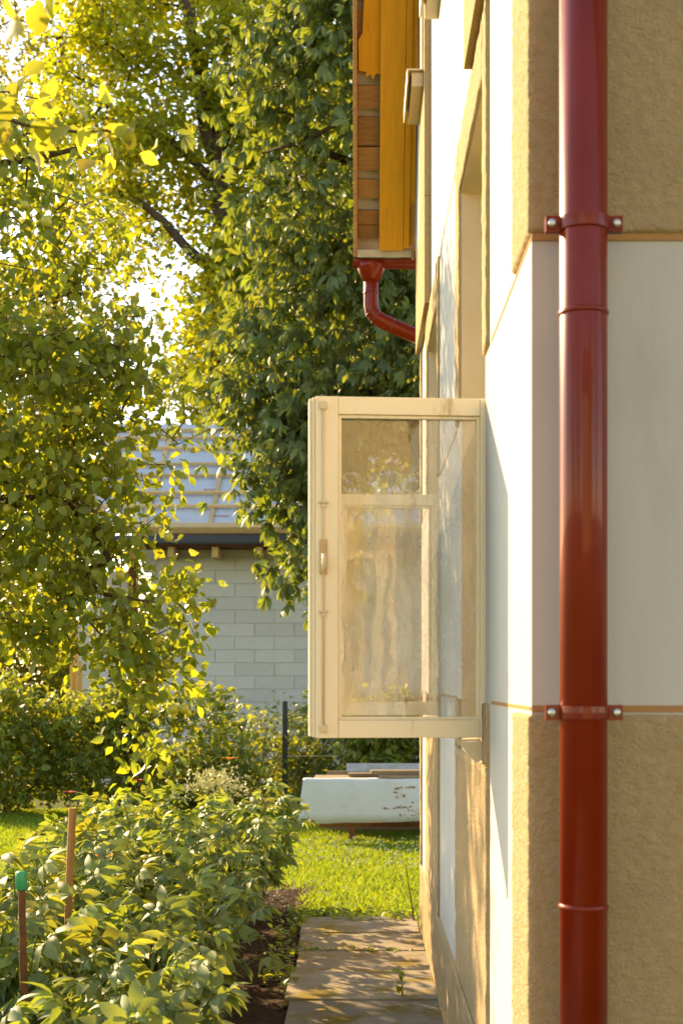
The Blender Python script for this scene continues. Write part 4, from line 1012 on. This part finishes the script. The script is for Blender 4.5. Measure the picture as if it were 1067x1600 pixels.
ells = [(1.2, -.1, 4.4, 1.0, .6, 1.0, 1.0), (1.5, -.3, 3.5, .95, .6, .65, 1.3), (2.1, -.4, 3.55, .4, .4, .45, .6), (1.3, -.4, 2.7, .95, .55, .55, 1.4), (2.0, -.5, 2.65, .55, .4, .5, 1.0), (1.55, -.5, 2.0, .8, .45, .5, 1.0), (2.25, -.55, 2.05, .42, .35, .45, 1.2),
        (2.45, -.6, 1.75, .30, .25, .35, 1.3), (2.33, -.6, 1.55, .25, .25, .35, 2.2), (1.3, -.5, 1.65, .45, .35, .3, 1.0), (2.4, -.6, 1.05, .13, .14, .3, 2.0), (2.2, -.6, 1.2, .14, .15, .2, 1.2), (.5, 0, 3.6, .9, .8, 1.2, .35), (2.7, -.45, 3.1, .25, .2, .18, .8)]
c_ = blob_points(ells, 1150, 71, .22, 1.7)
ends = sk.attach(c_, step=.22, wig=.05, up=.10); sk.radii(.0035)
sk.meshes(t, M['bark'], M['twig'])
P, D, N, S = leaf_cloud(c_, 11, (.09, .09, .09), .078, t, 72, droop=.75, up=.6)
leaves(t, [T_OVAL, leaf_tmpl(1, .72, .25, .35, n=3)], P, D, N, S, M['L_apple'], M['L_apple1'], 300)
am = MB().lathe([(.004, .026), (.016, .030), (.026, .018), (.031, 0), (.027, -.018), (.014, -.028), (.004, -.025)], (0, 0, 0), 12).mesh('apple', M['appleskin'], smooth=True)
rr = random.Random(5)
for (ax, ay) in ((207, 730), (150, 1025), (156, 1043), (270, 1108), (287, 1108), (15, 797), (262, 838), (72, 345), (38, 318), (78, 490), (45, 553), (228, 712), (120, 640), (60, 900), (190, 900), (245, 1000)):
    y_ = 9.6 - .75; x_ = (ax - VPX) / F_PX * y_; z_ = EYE - (ay - VPY) / F_PX * y_
    o = link('apple', am, t); o.location = (x_ + 3.7, y_ - 9.6 + rr.uniform(-.05, .05), z_); o.rotation_euler = (rr.uniform(-.5, .5), rr.uniform(-.5, .5), rr.uniform(0, 6)); s_ = rr.uniform(.85, 1.15); o.scale = (s_,) * 3

# near sunlit branch of another apple tree reaching in at upper left
random.seed(24)
t = thing('apple_branch', 'backlit yellow apple branch reaching in at upper left', 'branch', (-1.3, 3.6, 2.75))
sk = Skeleton()
b1 = sk.limb_path([(-.9, .2, .35), (-.3, .1, .30), (.2, .05, .22), (.5, 0, .16), (.71, -.02, .125)], .012, .003, step=.06, wig=.006)
b2 = sk.limb_path([(-.9, .2, .35), (-.1, -.6, .25), (.45, -.95, .10), (.74, -1.0, .02)], .010, .003, b1[0], step=.06, wig=.006)
b3 = sk.limb_path([(.0, .07, .25), (.25, .2, .32), (.42, .25, .33)], .006, .002, b1[14], step=.06, wig=.006)
sk.meshes(t, M['twig'], M['twig'])
near_ = [sk.p[i] for i in b1 if sk.p[i].x > .15] * 7 + [sk.p[i] for i in b3] * 5 + [sk.p[i] for i in b2 if sk.p[i].x > .62] * 2 + [sk.p[i] for i in b2 if .3 < sk.p[i].x < .6]
r = np.random.default_rng(9); pts = np.array([tuple(q) for q in near_])
pts = pts + r.normal(size=pts.shape) * np.array((.03, .07, .035)) - np.array((0, 0, .015))
D = r.normal(size=pts.shape) * .7; D[:, 2] -= .45; D[:, 0] += .5; N = r.normal(size=pts.shape); N[:, 1] -= .8; S = .068 * (.6 + .65 * r.random(len(pts)))
leaves(t, [T_OVAL, leaf_tmpl(1, .72, .25, .3, n=3)], pts, D, N, S, M['L_near'], M['L_near'], 300)
